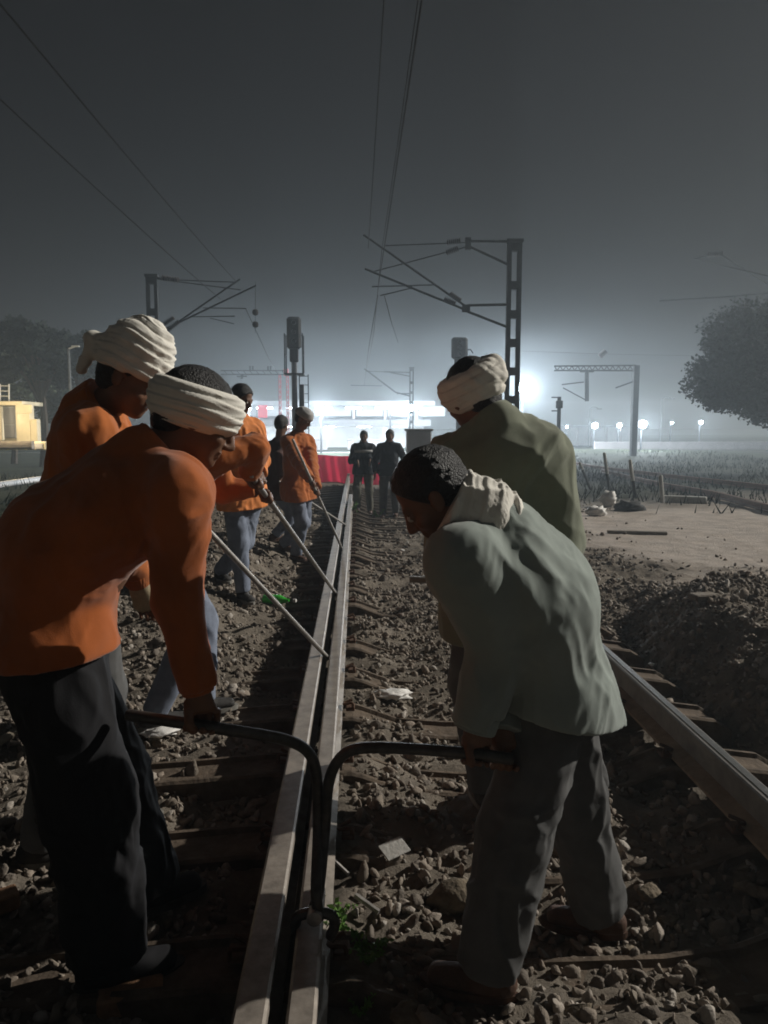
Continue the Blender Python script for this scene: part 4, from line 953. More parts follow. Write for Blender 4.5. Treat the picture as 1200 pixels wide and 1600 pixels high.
# L1
YL = 24.
def R(x, y, dy=0): return at(x, y, Y=YL+dy)
l1x = R(238, 470)[0]; o = mast(l1x, YL, R(238, 432)[2], .28, 'lattice mast on the left with crossing bracket tubes above the turbans', battens=9)
m = MB(); m.tube([R(240, 434), R(262, 437)], .04, 7); m.tube([R(245, 527), R(252, 516)], .05, 7); m.build('bracket_arm', 'mastdark', o)
m = MB(); m.tube([R(262, 437), R(368, 441)], .018, 6); m.tube([R(262, 438), R(376, 453)], .018, 6); m.build('stay_tube', 'mastdark', o)
m = MB(); m.tube([R(248, 524), R(375, 436)], .028, 7); m.tube([R(246, 520), R(400, 446)], .028, 7); m.build('cantilever_tube', 'mastdark', o)
m = MB(); m.tube([R(317, 481), R(384, 482)], .016, 6); m.tube([R(296, 495), R(367, 494)], .016, 6); m.tube([R(328, 497), R(366, 506)], .012, 6); m.build('register_arm', 'mastdark', o)
for q in ((252, 434, 280, 438), (256, 507, 272, 496), (262, 516, 280, 502)):
    m = MB(); insul(m, R(q[0], q[1]), R(q[2], q[3]), .10); m.build('insulator', 'insul', o, True)
# far masts along the track
YF_ = 57.
def R(x, y, dy=0): return at(x, y, Y=YF_+dy)
o = mast(R(643, 600)[0], YF_, R(643, 575)[2], .26, 'distant lattice mast over the far pair of men, one bracket arm reaching left', base=-.5, battens=9)
m = MB(); m.tube([R(641, 582), R(600, 581)], .05, 6); m.tube([R(641, 588), R(610, 582)], .05, 6); m.tube([R(641, 615), R(620, 615)], .05, 6); m.tube([R(641, 619), R(618, 613), R(569, 576)], .06, 6); m.tube([R(548, 602), R(597, 603)], .03, 6); m.tube([R(600, 581), R(571, 580)], .03, 6); m.build('bracket_arm', 'mastdark', o)
for (a_, b_, Yv, lab) in ((604, 632, 85, 'thin far mast just left of the bright post lamp'), (616, 628, 88, 'slightly taller thin far mast beside it')):
    p = at(a_, b_, Y=Yv); o = mast(p[0], Yv, p[2], .22, lab, base=-.8, battens=6)
    MB().tube([p, p+V(-1.6, 0, -.1)], .05, 6).build('bracket_arm', 'mastdark', o)
# gantry right
YG = 52.
def R(x, y, dy=0): return at(x, y, Y=YG+dy)
p = R(993, 600); o = thing('overhead_gantry', (p[0], YG, -.6), 'long-armed grey gantry post standing among the lamps on the right', 'gantry', None)
b = MB(); ztop = R(993, 571)[2]; b.box((p[0], YG, (ztop-.6)/2), (.38, .38, ztop+.6)); b.build('gantry_post', 'mastdark', o)
xl_ = R(866, 575)[0]; zt, zb = R(930, 572)[2], R(930, 579)[2]
b = MB(); b.tube([(xl_, YG, zt), (p[0], YG, zt+.05)], .055, 6); b.tube([(xl_, YG, zb), (p[0], YG, zb)], .055, 6); n_ = 14
for i in range(n_): b.tube([(xl_+(p[0]-xl_)*i/n_, YG, zt), (xl_+(p[0]-xl_)*(i+.5)/n_, YG, zb)], .035, 5); b.tube([(xl_+(p[0]-xl_)*(i+.5)/n_, YG, zb), (xl_+(p[0]-xl_)*(i+1)/n_, YG, zt)], .035, 5)
b.build('lattice_boom', 'mastdark', o)
b = MB(); b.tube([R(917, 579), R(917, 627)], .14, 8); b.box(R(917, 580), (.9, .2, .15)); b.build('drop_arm', 'mastdark', o)
b = MB(); b.tube([R(878, 601), R(912, 597)], .04, 6); b.tube([R(880, 606), R(915, 625)], .04, 6); b.tube([R(962, 606), R(990, 596)], .05, 6); b.build('register_arm', 'mastdark', o)
# gantry left (red and grey)
YG2 = 55.
def R(x, y, dy=0): return at(x, y, Y=YG2+dy)
o = thing('overhead_gantry', (R(440, 600)[0], YG2, -.5), 'distant gantry with pinkish red legs left of the tall signal', 'gantry', None)
for xx in (437, 449):
    b = MB(); a_ = R(xx-1.6, 584); c_ = R(xx+1.6, 584)
    for q in (a_, c_): b.tube([(q[0], YG2, -.5), (q[0], YG2, a_[2])], .035, 6)
    for i in range(16):
        z1 = -.5+(a_[2]+.5)*i/16; z2 = -.5+(a_[2]+.5)*(i+1)/16; b.tube([(a_[0], YG2, z1), (c_[0], YG2, z2)], .022, 5); b.tube([(c_[0], YG2, z1), (a_[0], YG2, z2)], .022, 5)
    b.build('lattice_leg', 'redpaint', o)
b = MB(); b.box(R(447, 582), (.3, .3, .5)); b.build('gantry_bracket', 'redpaint', o)
b = MB(); b.tube([R(345, 579), R(450, 579)], .045, 6); b.tube([R(345, 585), R(450, 585)], .045, 6)
for i in range(10): b.tube([R(350+i*10, 579), R(355+i*10, 585)], .025, 5)
b.tube([R(378, 585), R(378, 592)], .1, 6); b.box(R(378, 588), (.7, .15, .1))
for xx in (391, 395, 419, 423): b.tube([R(xx, 578), R(xx, 572)], .06, 6)
b.build('lattice_boom', 'mastdark', o)
# wires
def wire(pts, label, r=.012, group='overhead wires'):
    o = MB().tube(pts, r, 5).build('overhead_wire', 'wire'); tag(o, label, 'wire', group)
def rw(x, y, Y): return at(x, y, Y=Y)
ca = rw(597, 388, YR); cb = rw(583, 424, YR); ct = rw(590, 462, YR)
def along(p, y0, y1, sag=0, n=16, xf=0):
    o = []
    for i in range(n+1):
        y = y0+(y1-y0)*i/n; t = (y-p[1])/(y1-y0); o.append((p[0]+xf*t, y, p[2]-sag*4*(i/n)*(1-i/n)))
    return o
wire(along(ca, 2, YR, .1), 'upper catenary wire running overhead to the tall mast, right strand', .010)
wire(along(ca+V(-.35, 0, .0), 2, YR, .05), 'upper overhead wire running to the tall mast, left strand', .010)
wire(along(ct+V(0, 0, .1), 2, YR, 0), 'contact wire over the near track as far as the tall mast', .010)
wire([ca, rw(584, 520, 33), rw(574, 575, 62)], 'catenary wire beyond the tall mast towards the distant mast', .014)
wire([ct, rw(576, 545, 35), rw(569, 603, 63)], 'contact wire beyond the tall mast towards the distant mast', .014)
wire([rw(601, 463, YR), rw(612, 505, 26), rw(622, 535, 34)], 'short slanting wire right of the contact wire beyond the mast', .012)
cl1 = rw(370, 441, YL); cl2 = rw(384, 482, YL)
wire(along(cl1, 3, YL, .1), 'upper wire over the left track running to the left mast', .012)
wire(along(cl1+V(-.5, 0, -.5), 3, YL, .1), 'lower wire over the left track running to the left mast', .010)
wire([cl2, rw(420, 560, 45), rw(440, 590, 60)], 'wire beyond the left mast towards the red gantry', .016)
wire([rw(399, 440, YL), rw(399, 520, YL)], 'thin hanging wire carrying the two dark weights', .006)
for (a_, lab) in ((488, 'upper of the two dark round weights hanging beside the left bracket tubes'), (507, 'lower of the two dark round weights hanging beside the left bracket tubes')):
    m = MB(); c = rw(399, a_, YL); m.lathe(c, [(.02, -.1), (.08, -.07), (.1, 0), (.08, .07), (.02, .1)], 12); tag(m.build('hanging_weight', 'insul', None, True), lab, 'weight')
# faint bracket at the far right, before the tree
o = thing('cantilever_bracket', rw(1230, 470, 40), 'faint wire bracket high on the right above the big tree', 'bracket')
m = MB(); m.tube([rw(1085, 405, 40), rw(1122, 395, 40), rw(1240, 470, 40)], .05, 6); m.tube([rw(1030, 470, 40), rw(1130, 464, 40), rw(1240, 455, 40)], .05, 6); m.build('bracket_tube', 'mastdark', o)
m = MB(); insul(m, rw(1105, 398, 40), rw(1130, 396, 40), .15); m.build('insulator', 'insul', o, True)
wire([rw(1085, 405, 40), rw(1240, 440, 22)], 'faint wire leaving the high bracket to the right', .02)
m = MB(); c = rw(942, 553, 50); insul(m, c+V(-.2, 0, -.15), c+V(.2, 0, .2), .2); tag(m.build('insulator', 'insul', None, True), 'lone dark insulator hanging in the sky above the right gantry', 'insulator')
wire([rw(800, 548, 50), c, rw(1085, 556, 50)], 'barely visible span wire holding the lone insulator', .008)

# ------------------------------------------------------------------ signals
def signal(px_, ytop, ybot, Y, label, cage=True, s_=1.):
    def R(x, y): return at(x, y, Y=Y)
    p = R(px_, ytop); z0 = gz(p[0], Y); o = thing('railway_signal', (p[0], Y, z0), label, 'signal', 'signals')
    m_ = lambda n: n*Y/1200
    b = MB(); b.lathe((p[0], Y, z0), [(.13*s_, 0), (.11*s_, .3), (.10*s_, R(px_, ybot)[2]-z0)], 14); b.build('signal_post', 'steelgrey', o, True)
    w = m_(22)*s_; H = p[2]-R(px_, ybot)[2]
    b = MB(); b.box((p[0], Y-.02, p[2]-H*.36), (w, .18*s_, H*.72), bev=.10*s_); b.build('signal_backboard', 'sigblack', o)
    b = MB(); b.box((p[0], Y-.02, p[2]-H*.85), (w*.62, .2, H*.3), bev=.03); b.build('junction_box', 'sigblack', o)
    for i in range(3):
        c = V(p[0], Y-.12, p[2]-H*(.14+.2*i)); h = MB(); n = 12
        h.lathe(c, [(.075*s_, 0), (.08*s_, .0), (.08*s_, .14), (.07*s_, .14), (.07*s_, .02)], 14, (0, -1, 0)); hd = h.build('lamp_hood', 'sigblack', o, True)
        MB().lathe(c+V(0, -.012, 0), [(.02, 0), (.066*s_, .002), (.06*s_, .012), (.02, .02)], 14, (0, -1, 0)).build('lens', 'glass', hd, True)
    if cage:
        b = MB(); zt = R(px_, 523)[2]; zb = R(px_, 585)[2]; xw = m_(13.5)
        for sx in (-1, 1):
            for sy in (-1, 1): b.tube([(p[0]+sx*xw, Y+sy*.3, zt), (p[0]+sx*xw, Y+sy*.3, zb)], .022, 6)
            b.tube([(p[0]+sx*xw, Y-.3, zt), (p[0]+sx*xw, Y+.3, zt)], .022, 6); b.tube([(p[0]+sx*xw, Y-.3, zt*.5+zb*.5), (p[0]+sx*xw, Y+.3, zt*.5+zb*.5)], .018, 6)
        b.tube([(p[0]-xw, Y+.3, zt), (p[0]+xw, Y+.3, zt)], .022, 6)
        b.build('service_cage', 'mastdark', o)
        b = MB(); b.box((p[0], Y, zb), (xw*2+.06, .64, .05)); b.build('cage_floor', 'mastdark', o)
        b = MB()
        for sx in (-1, 1): b.tube([(p[0]+.32+sx*.15, Y, z0), (p[0]+.32+sx*.15, Y, zb)], .018, 6)
        zz = z0+.3
        while zz < zb: b.tube([(p[0]+.17, Y, zz), (p[0]+.47, Y, zz)], .012, 5); zz += .3
        b.build('ladder', 'mastdark', o)
        b = MB(); b.box((p[0]+.26, Y-.1, R(px_, 618)[2]), (.16, .2, .75), bev=.02); b.build('relay_box', 'sigblack', o)
    return o
signal(459, 495, 566, 27, 'tall colour light signal with service cage, above the capped man')
o = signal(718, 527, 575, 34, 'second signal poking up behind the headbanded man\'s head', False, 1.15)
m = MB(); m.tube([at(727, 547, Y=34), at(735, 546, Y=34), at(739, 552, Y=34)], .03, 6); m.build('side_bracket', 'mastdark', o)
# small post signal behind right
o = thing('equipment_post', (at(874, 640, Y=40)[0], 40, -.5), 'short post with boxes right of the standing man\'s shoulder', 'post')
m = MB(); pz = at(874, 620, Y=40); m.tube([(pz[0], 40, -.5), pz], .10, 8); m.build('pole', 'mastdark', o)
m = MB(); m.box(at(874, 632, Y=40), (.32, .25, .4), bev=.03); m.box(at(868, 621, Y=40), (.4, .1, .06)); m.box(at(868, 642, Y=40), (.4, .1, .06)); m.build('equipment_box', 'mastdark', o)

# ------------------------------------------------------------------ lamps
def plight(name, p, power, col=(.85, .93, 1.), r=.25):
    d = bpy.data.lights.new(name, 'POINT'); d.energy = power; d.color = col; d.shadow_soft_size = r
    o = bpy.data.objects.new(name, d); C.objects.link(o); o.location = tuple(p); return o
def lampball(p, r, label, material='lampwhite', power=0, post=True, name='flood_lamp', group='lit lamps around the station', col=(.85, .93, 1.)):
    p = np.array(p); z0 = -.7
    r *= .75
    o = thing(name, (p[0], p[1]+.25, z0), label, 'lamp', group)
    if post: MB().lathe((p[0], p[1]+.35, z0), [(.09, 0), (.06, p[2]-z0+.1)], 8).build('lamp_post', 'mastdark', o, True)
    b = MB(); b.box(p+V(0, .16, 0), (r*2.3, .12, r*1.7), bev=.03); b.build('lamp_housing', 'steelgrey', o)
    b = MB(); b.lathe(p+V(0, .10, 0), [(r*.3, 0), (r*.9, .01), (r, .05), (r*.85, .12), (r*.4, .19), (r*.1, .21)], 16, (0, -1, 0)); b.build('lamp_glass', material, o, True)
    if power: plight('lamp_light', p+V(0, -.45, 0), power, col)
    return o
P_ = 1.8
lampball(at(818, 606, Y=62), .55, 'biggest floodlight, glowing behind the tall lattice mast', power=9000*P_)
lampball(at(640, 638, Y=61), .42, 'bright floodlight on a post in front of the far lattice mast', power=3500*P_)
lampball(at(501, 641, Y=60), .42, 'bright floodlight right of the capped man\'s head', power=3500*P_)
lampball(at(388, 638, Y=60), .25, 'floodlight beside the black-haired man\'s face', power=1500*P_)
lampball(at(610, 636, Y=66), .22, 'smaller lamp between the thin far masts', power=600*P_)
lampball(at(1005, 663, Y=58), .40, 'brightest of the low lamps in a row on the right, beside the gantry post', power=1500*P_)
lampball(at(930, 665, Y=70), .36, 'low lamp at the left of the right-hand row', power=900*P_)
lampball(at(968, 665, Y=75), .30, 'low lamp between the two larger ones of the row', power=600*P_)
lampball(at(1096, 660, Y=70), .24, 'small lone lamp near the tree, far right of the row', power=700*P_)
lampball(at(1050, 661, Y=80), .17, 'tiny lamp on its own post between the gantry and the tree', power=200*P_)
lampball(at(886, 667, Y=80), .16, 'tiny lamp just right of the standing man\'s shoulder', power=200*P_)
for (a_, b_, c_, lab) in ((1034, 620, 80, 'curved-neck street lamp right of the gantry'), (921, 636, 85, 'curved-neck street lamp between the gantry arms')):
    p = at(a_, b_, Y=c_); o = thing('street_lamp', (p[0], c_, -.8), lab, 'street lamp', 'curved-neck street lamps')
    m = MB(); m.tube(bez([(p[0], c_, -.8), (p[0], c_, p[2]-.8), (p[0]+.12, c_, p[2]-.15), (p[0]+.6, c_, p[2]), (p[0]+1.0, c_, p[2]-.15)], 5), .06, 7); m.build('lamp_post', 'steelgrey', o, True)
    m = MB(); m.box((p[0]+1.1, c_, p[2]-.2), (.6, .2, .12), bev=.04); m.build('lamp_head', 'steelgrey', o)
p = at(107, 545, Y=36); o = thing('street_lamp', (p[0], 36, -.3), 'unlit street lamp in front of the left trees', 'street lamp')
m = MB(); m.tube([(p[0], 36, -.3), p], [.09, .05], 7); m.build('lamp_post', 'steelgrey', o, True)
m = MB(); m.tube([p, at(118, 541, Y=36)], .04, 6); m.box(at(118, 541, Y=36), (.35, .15, .07), bev=.02); m.build('lamp_head', 'plaster', o)

# ------------------------------------------------------------------ station
YS = 70.
def R(x, y, dy=0): return at(x, y, Y=YS+dy)
x0_, x1_ = R(300, 650)[0], R(668, 650)[0]; zt = R(500, 631)[2]; zu = R(500, 656)[2]; zl = R(500, 666)[2]; zb = R(500, 703)[2]
o = thing('station_building', ((x0_+x1_)/2, YS, zb), 'long two-storey station building with glazed gallery, glaring white behind the men', 'building')
cx = (x0_+x1_)/2; W_ = x1_-x0_
MB().box((cx, YS+4, (zl+zb)/2), (W_, .3, zl-zb)).build('back_wall', 'plaster', o); MB().box((cx, YS+3.9, (zt+zl)/2+.01), (W_-.1, .3, zt-zl)).build('gallery_wall', 'dimwall', o)
b = MB(); b.box((cx, YS+1.5, zt+.12), (W_+1, 6, .2)); b.box((cx, YS-1.52, zt-.02), (W_+1, .08, .35)); b.build('roof', 'roof', o)
MB().box((cx, YS+1.5, (zu+zl)/2-.0), (W_+.4, 5.2, zu-zl)).build('floor_slab', 'dimwall', o)
k = 0; xx = x0_+.5
while xx < x1_:
    MB().box((xx, YS-1.0, (zt+zu)/2), (.22, .22, zt-zu-.1)).build('gallery_post', 'plaster2', o)
    if k % 2 == 0: MB().box((xx, YS-.7, (zl+zb)/2), (.35, .35, zl-zb)).build('column', 'plaster', o)
    pn = MB(); pn.box((xx+1.4, YS-1.0, (zt+zu)/2+.05), (2.3, .05, (zt-zu)*.62)); f_ = pn.build('window', 'window', o)
    MB().box((xx+1.4, YS-1.04, (zt+zu)/2+.05-(zt-zu)*.34), (2.5, .1, .08)).build('sill', 'plaster2', f_)
    xx += 2.8; k += 1
MB().box((cx, YS-4.0, zb-.25), (W_+30, 8, .5), bev=.03).build('platform', 'concrete', o)
MB().box((cx, YS-8.05, zb-.0), (W_+30, .12, .1)).build('platform_edge', 'plaster', o)
for xx in np.linspace(x0_+1.5, x1_-1.5, 8):
    t = thing('tube_lamp', (xx, YS-1.7, zt-.35), 'white tube lamp hung under the station roof edge', 'lamp', 'tube lamps along the station roof')
    MB().box((xx, YS-1.7, zt-.3), (1.5, .12, .08)).build('lamp_housing', 'plaster2', t)
    MB().tube([(xx-.7, YS-1.7, zt-.42), (xx+.7, YS-1.7, zt-.42)], .07, 8).build('lamp_tube', 'lampdim', t)
for xx in np.linspace(x0_+2.5, x1_-2.5, 6):
    plight('gallery_light', (xx, YS+.8, zu+.9), 50, r=.2); plight('hall_light', (xx, YS-.1, zl-.35), 300, r=.2)
    t = thing('ceiling_lamp', (xx, YS-.1, zl-.05), 'white lamp under the station hall ceiling', 'lamp', 'ceiling lamps in the station hall')
    MB().box((xx, YS-.1, zl-.06), (1.2, .4, .05)).build('lamp_panel', 'lampwhite', t)
for (a_, w_, lab) in ((495, 1.8, 'low grey kiosk on the platform left of the far men'), (580, 1.6, 'low grey kiosk on the platform between the far men'), (547, .5, 'narrow grey bin on the platform near the rail end')):
    p = R(a_, 697, -2); t = MB(); t.box((p[0], YS-2, zb+.45), (w_, .8, .9), bev=.05); t.box((p[0], YS-2, zb+.95), (w_+.15, .95, .08), bev=.02)
    tag(t.build('kiosk' if w_ > 1 else 'bin', 'plaster2'), lab, 'kiosk' if w_ > 1 else 'bin')
p = R(411, 643, -2); t = thing('sign_board', (p[0], YS-2.3, zu), 'red lit board hanging on the station gallery', 'sign'); MB().box((p[0], YS-2.3, p[2]), (.8, .1, 1.1), bev=.02).build('board', 'redpaint', t)
# right-hand low sheds and wall
p0 = at(868, 690, Y=85); p1_ = at(1010, 690, Y=85)
o = thing('platform_shed', ((p0[0]+p1_[0])/2, 86, -1), 'long low pale platform shed below the right-hand lamps', 'shed')
MB().box(((p0[0]+p1_[0])/2, 88, at(900, 682, Y=85)[2]), (p1_[0]-p0[0], .3, 2.2)).build('wall', 'plaster', o)
MB().box(((p0[0]+p1_[0])/2, 87, at(900, 666, Y=85)[2]), (p1_[0]-p0[0]+1, 3, .15)).build('roof', 'roof', o)
for xx in np.linspace(p0[0]+1, p1_[0]-1, 6): MB().box((xx, 85.8, at(900, 682, Y=85)[2]), (.2, .2, 2.1)).build('column', 'plaster2', o)
t = MB(); pa, pb = at(1000, 692, Y=66), at(1200, 694, Y=66); t.box(((pa[0]+pb[0])/2, 66, pa[2]-.25), (pb[0]-pa[0]+8, .25, .7), bev=.02); tag(t.build('boundary_wall', 'plaster2'), 'low pale boundary wall running under the tree on the right', 'wall')
# grey equipment cabinet (right of far pair)
o = thing('equipment_cabinet', at(655, 730, Y=24), 'grey concrete cabinet standing between the far men and the bending man\'s hair', 'cabinet')
pc = at(654, 700, Y=24); MB().box((pc[0], 24, pc[2]-.15), (.75, .6, 1.35), bev=.03).build('cabinet_body', 'plaster2', o); MB().box((pc[0], 24, pc[2]+.56), (.85, .7, .07), bev=.02).build('cabinet_roof', 'concrete', o)
# red banner across the end of the track
o = thing('red_banner', at(525, 760, Y=25), 'red cloth banner stretched low across the track behind the men', 'banner')
xa, xb = at(478, 735, Y=26)[0], at(597, 735, Y=26)[0]; zt_, zb_ = at(530, 708, Y=26)[2], at(530, 762, Y=26)[2]
vs = []; nu, nv = 60, 16
for i in range(nu+1):
    for j in range(nv+1):
        u, v = i/nu, j/nv; sg = .10*math.sin(math.pi*u)*v; vs.append((xa+(xb-xa)*u, 26+.07*math.sin(u*21+v*2)+.05*math.sin(u*47+3*v), zb_+(zt_-zb_)*v-sg))
fs = [(i*(nv+1)+j, (i+1)*(nv+1)+j, (i+1)*(nv+1)+j+1, i*(nv+1)+j+1) for i in range(nu) for j in range(nv)]
nt = M['redcloth'].node_tree; tr = nt.nodes.new('ShaderNodeBsdfTranslucent'); tr.inputs['Color'].default_value = (.5, .025, .06, 1)
mx = nt.nodes.new('ShaderNodeMixShader'); mx.inputs['Fac'].default_value = .6
nt.links.new(nt.nodes['Principled BSDF'].outputs[0], mx.inputs[1]); nt.links.new(tr.outputs[0], mx.inputs[2]); nt.links.new(mx.outputs[0], nt.nodes['Material Output'].inputs['Surface'])
ob = mk('banner_cloth', vs, fs, 'redcloth', o, True)
for xx in (xa, xb): MB().tube([(xx, 26.02, gz(xx, 26)-.1), (xx, 26.02, zt_+.05)], .02, 7).build('banner_pole', 'wood', o)

# left lit shed
YH = 34.
def R(x, y, dy=0): return at(x, y, Y=YH+dy)
o = thing('lineside_shed', R(20, 700), 'cream lineside shed with pillars lit by a warm lamp on the far left', 'shed')
def bx(x0, x1, y0, y1, Yc, d, name, m_): 
    a, b = R(x0, y1, Yc-YH), R(x1, y0, Yc-YH); MB().box(((a[0]+b[0])/2, Yc, (a[2]+b[2])/2), (b[0]-a[0], d, b[2]-a[2]), bev=.02).build(name, m_, o)
bx(-60, 46, 632, 690, YH+1.5, .2, 'wall', 'cream_wall'); bx(-60, 2, 634, 688, YH, .3, 'pillar', 'cream_wall'); bx(3, 26, 634, 684, YH+1.3, .1, 'door', 'plaster2')
bx(30, 49, 632, 690, YH, .5, 'pillar', 'cream_wall'); bx(51, 60, 655, 692, YH, .4, 'pillar', 'cream_wall'); bx(-60, 51, 628, 634, YH+.7, 2.2, 'roof', 'cream_wall'); bx(25, 50, 632, 646, YH-.3, .12, 'fascia', 'cream_wall')
m = MB()
for q in (-40, -20, 0, 14): m.tube([R(q, 600), R(q, 628)], .03, 6)
for q in (602, 610, 618): m.tube([R(-50, q), R(14, q+1)], .022, 6)
m.build('roof_railing', 'plaster', o)
m = MB()
for q in (4, 25): m.tube([R(q, 636, 1.2), R(q, 684, 1.2)], .035, 6)
m.tube([R(4, 636, 1.2), R(25, 636, 1.2)], .035, 6); m.tube([R(4, 664, 1.2), R(25, 664, 1.2)], .02, 6); m.build('door_frame', 'plaster', o)
m = MB()
for q in range(4): a = R(0, 703+q*0, -2); m.box(R(20, 691+q*3, -2.2-q*.3), (1.6, .3, .09))
m.build('step', 'concrete', o)
for q in range(9): MB().box(R(-55+q*14+4, 697, -1.82), (.30, .03, .22)).build('wall_panel', 'plaster2', o)
plight('shed_light', R(30, 652, -2.5), 240, (1., .82, .52), .15); plight('shed_light', R(-30, 640, -3), 200, (1., .82, .52), .15)
bx(-60, 76, 690, 703, YH-1.5, .6, 'plinth', 'cream_wall')

# ------------------------------------------------------------------ trees
def tree(x, Y, h, crown, label, material='leaf', n=9000, seed=1, trunk=True, leaf=.22, clump=38):
    r = np.random.default_rng(seed); z0 = gz(x, Y); o = thing('tree', (x, Y, z0), label, 'tree', 'trees around the yard')
    cx_, cz_, rx, rz = crown; base = V(x, Y, z0); top = V(x+cx_, Y, z0+cz_); cs = []
    for i in range(clump):
        d = nrm(r.normal(size=3)); q = r.uniform(.2, 1.08)**.5; cs.append((top+d*V(rx, rx*.8, rz)*q*.88*(1+.18*noise(V(d[0]*2+seed), V(d[2]*2))[0]), r.uniform(.10, .32)*rx))
    b = MB(); b.tube(bez([base-V(0, 0, .2), base*.6+top*.4+V(.15, 0, 0), top]), [.30*(1-t_*.6)*h/9 for t_ in np.linspace(0, 1, 17)], 8)
    for c, rr in cs[::2]: b.tube(bez([base*.45+top*.55, (base*.2+top*.8+c)/2+V(0, 0, -.2), c], 4), [.09*h/9*(1-.7*t_) for t_ in np.linspace(0, 1, 9)], 5)
    b.build('trunk', 'bark', o, True)
    k = r.integers(0, clump, n); cc = np.array([c for c, _ in cs])[k]; rr = np.array([q for _, q in cs])[k]
    d = r.normal(size=(n, 3)); d /= np.linalg.norm(d, axis=1)[:, None]; p = cc+d*(rr*r.uniform(.2, 1.15, n)**.6)[:, None]*np.array([1.15, 1.1, .8])
    a = r.normal(size=(n, 3)); a /= np.linalg.norm(a, axis=1)[:, None]; bb = np.cross(a, r.normal(size=(n, 3))); bb /= np.linalg.norm(bb, axis=1)[:, None]
    L_ = leaf*r.uniform(.5, 1.2, n)[:, None]; vs = np.stack([p, p+a*L_*.5+bb*L_*.3, p+a*L_, p+a*L_*.5-bb*L_*.3], 1).reshape(-1, 3)
    mk('crown', vs, np.arange(n*4).reshape(n, 4), material, o)
def treeat(px_, pytop, rad_px, rz_px, pycen, Y, *a, **k):
    c = at(px_, pycen, Y=Y); z0 = gz(c[0], Y); tree(c[0], Y, c[2]-z0+rz_px*Y/1200, (0, c[2]-z0, rad_px*Y/1200, rz_px*Y/1200), *a, **k)
treeat(1222, 450, 158, 108, 572, 33, 'big dark round tree looming at the right edge', 'leafdark', 60000, 3, leaf=.22, clump=120)
treeat(60, 490, 66, 58, 556, 40, 'dark tree with a ragged crown at the left, tallest of its group', 'leafdark', 14000, 4, leaf=.28)
treeat(125, 500, 42, 50, 555, 41, 'narrower tree just left of the turbaned man\'s head', 'leafdark', 9000, 5, leaf=.3)
treeat(15, 600, 60, 45, 600, 44, 'lower bushy tree behind the lit shed', 'leaf', 8000, 6, leaf=.26)
treeat(105, 640, 50, 45, 632, 46, 'low bushy tree between the shed and the turbaned man', 'leaf', 7000, 7, leaf=.26)
treeat(-60, 560, 60, 80, 560, 46, 'tree cut by the left edge of the view', 'leaf', 7000, 8, leaf=.3)
# grass tufts: uncountable
n = 16000; gx = np.concatenate([rng.uniform(3, 26, n), rng.uniform(-14, -2.6, n//2)]); gy = np.concatenate([15+rng.uniform(0, 1, n)**1.4*42, rng.uniform(5, 30, n//2)])
k_ = noise(gx*.5, gy*.5)+.4 > rng.uniform(0, 1, len(gx)); gx, gy = gx[k_], gy[k_]; n = len(gx); p = np.stack([gx, gy, hgt(gx, gy)], 1)
ln = rng.uniform(.1, .32, n); dr = rng.normal(size=(n, 2))*.4; wd = rng.normal(size=(n, 2)); wd /= np.linalg.norm(wd, axis=1)[:, None]
tip = p+np.stack([dr[:, 0]*ln, dr[:, 1]*ln, ln], 1); w3 = np.concatenate([wd*.02, np.zeros((n, 1))], 1)
tag(mk('grass', np.stack([p-w3, p+w3, tip], 1).reshape(-1, 3), np.arange(n*3).reshape(n, 3), 'leafdark'), 'rough dark grass in the field and left of the track', 'grass', None, 'stuff')

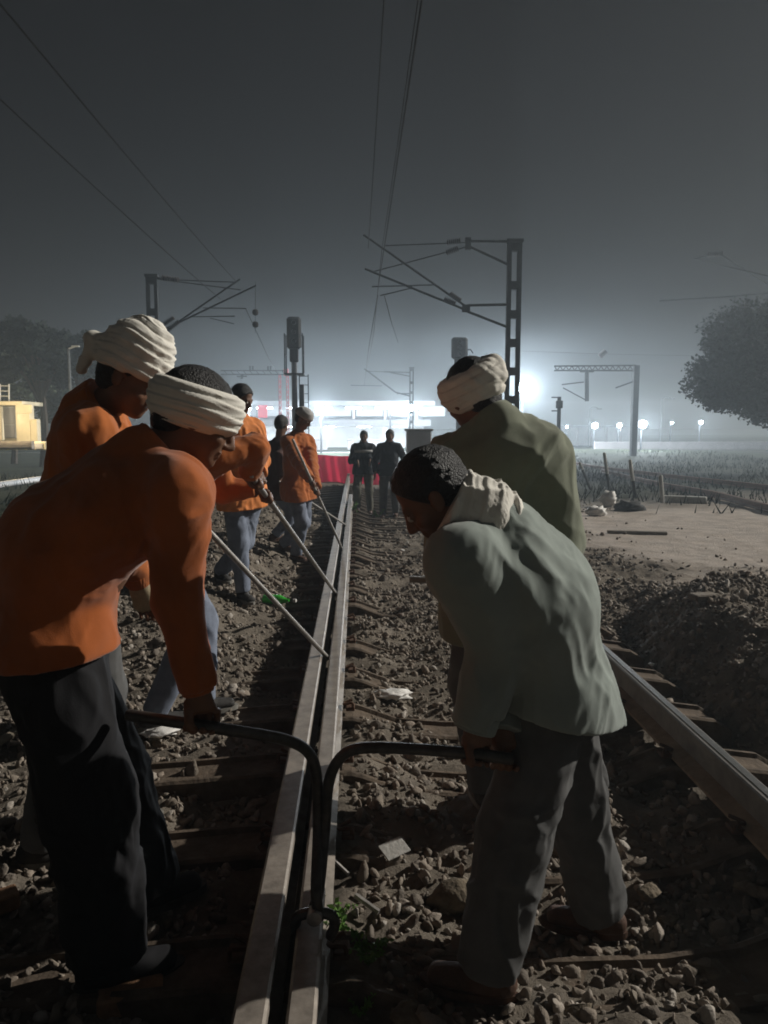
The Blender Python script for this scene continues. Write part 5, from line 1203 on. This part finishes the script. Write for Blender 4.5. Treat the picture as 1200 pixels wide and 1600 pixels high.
# ------------------------------------------------------------------ haze, sky, sun
hz = MB(); hz.box((20, 60, 3.5), (360, 300, 10.0)); hazeo = hz.build('haze', 'plaster'); hazeo['kind'] = 'stuff'; hazeo['label'] = 'thin night mist over the whole yard'; hazeo['category'] = 'haze'
hm = bpy.data.materials.new('night_mist'); hm.use_nodes = True; nt = hm.node_tree; nt.nodes.clear()
out = nt.nodes.new('ShaderNodeOutputMaterial'); pv = nt.nodes.new('ShaderNodeVolumePrincipled')
pv.inputs['Color'].default_value = (.77, .87, .94, 1); pv.inputs['Density'].default_value = .0039; pv.inputs['Anisotropy'].default_value = .5
nt.links.new(pv.outputs['Volume'], out.inputs['Volume']); hazeo.data.materials.clear(); hazeo.data.materials.append(hm)
SUN_AZ, SUN_EL = math.radians(72), math.radians(28)      # azimuth measured from +Y towards +X
world = bpy.data.worlds.new('World'); scene.world = world; world.use_nodes = True; nt = world.node_tree
bg = nt.nodes['Background']; sky = nt.nodes.new('ShaderNodeTexSky'); sky.sky_type = 'NISHITA'; sky.sun_disc = False
sky.sun_elevation = math.radians(-2) if False else SUN_EL; sky.sun_rotation = SUN_AZ
hs = nt.nodes.new('ShaderNodeHueSaturation'); hs.inputs['Saturation'].default_value = .25
nt.links.new(sky.outputs['Color'], hs.inputs['Color']); nt.links.new(hs.outputs['Color'], bg.inputs['Color']); bg.inputs['Strength'].default_value = .0036
sd = bpy.data.lights.new('sun', 'SUN'); sd.energy = 3.3; sd.angle = math.radians(.7); sd.color = (1., .95, .86)
so = bpy.data.objects.new('sun', sd); C.objects.link(so)
ldir = V(math.sin(SUN_AZ)*math.cos(SUN_EL), math.cos(SUN_AZ)*math.cos(SUN_EL), math.sin(SUN_EL))
so.rotation_euler = Vector(tuple(ldir)).to_track_quat('Z', 'Y').to_euler(); so.location = (6, 3, 8)

# ------------------------------------------------------------------ render settings
vs_ = scene.view_settings; vs_.view_transform = 'Standard'; vs_.look = 'None'; vs_.exposure = 0; vs_.gamma = 1; vs_.use_curve_mapping = False
cy_ = scene.cycles; cy_.use_denoising = True
cy_.max_bounces = 5; cy_.diffuse_bounces = 2; cy_.glossy_bounces = 2; cy_.transmission_bounces = 4; cy_.volume_bounces = 0; cy_.transparent_max_bounces = 8
cy_.caustics_reflective = False; cy_.caustics_refractive = False; cy_.sample_clamp_indirect = 3; cy_.sample_clamp_direct = 0
cy_.filter_width = 1.8
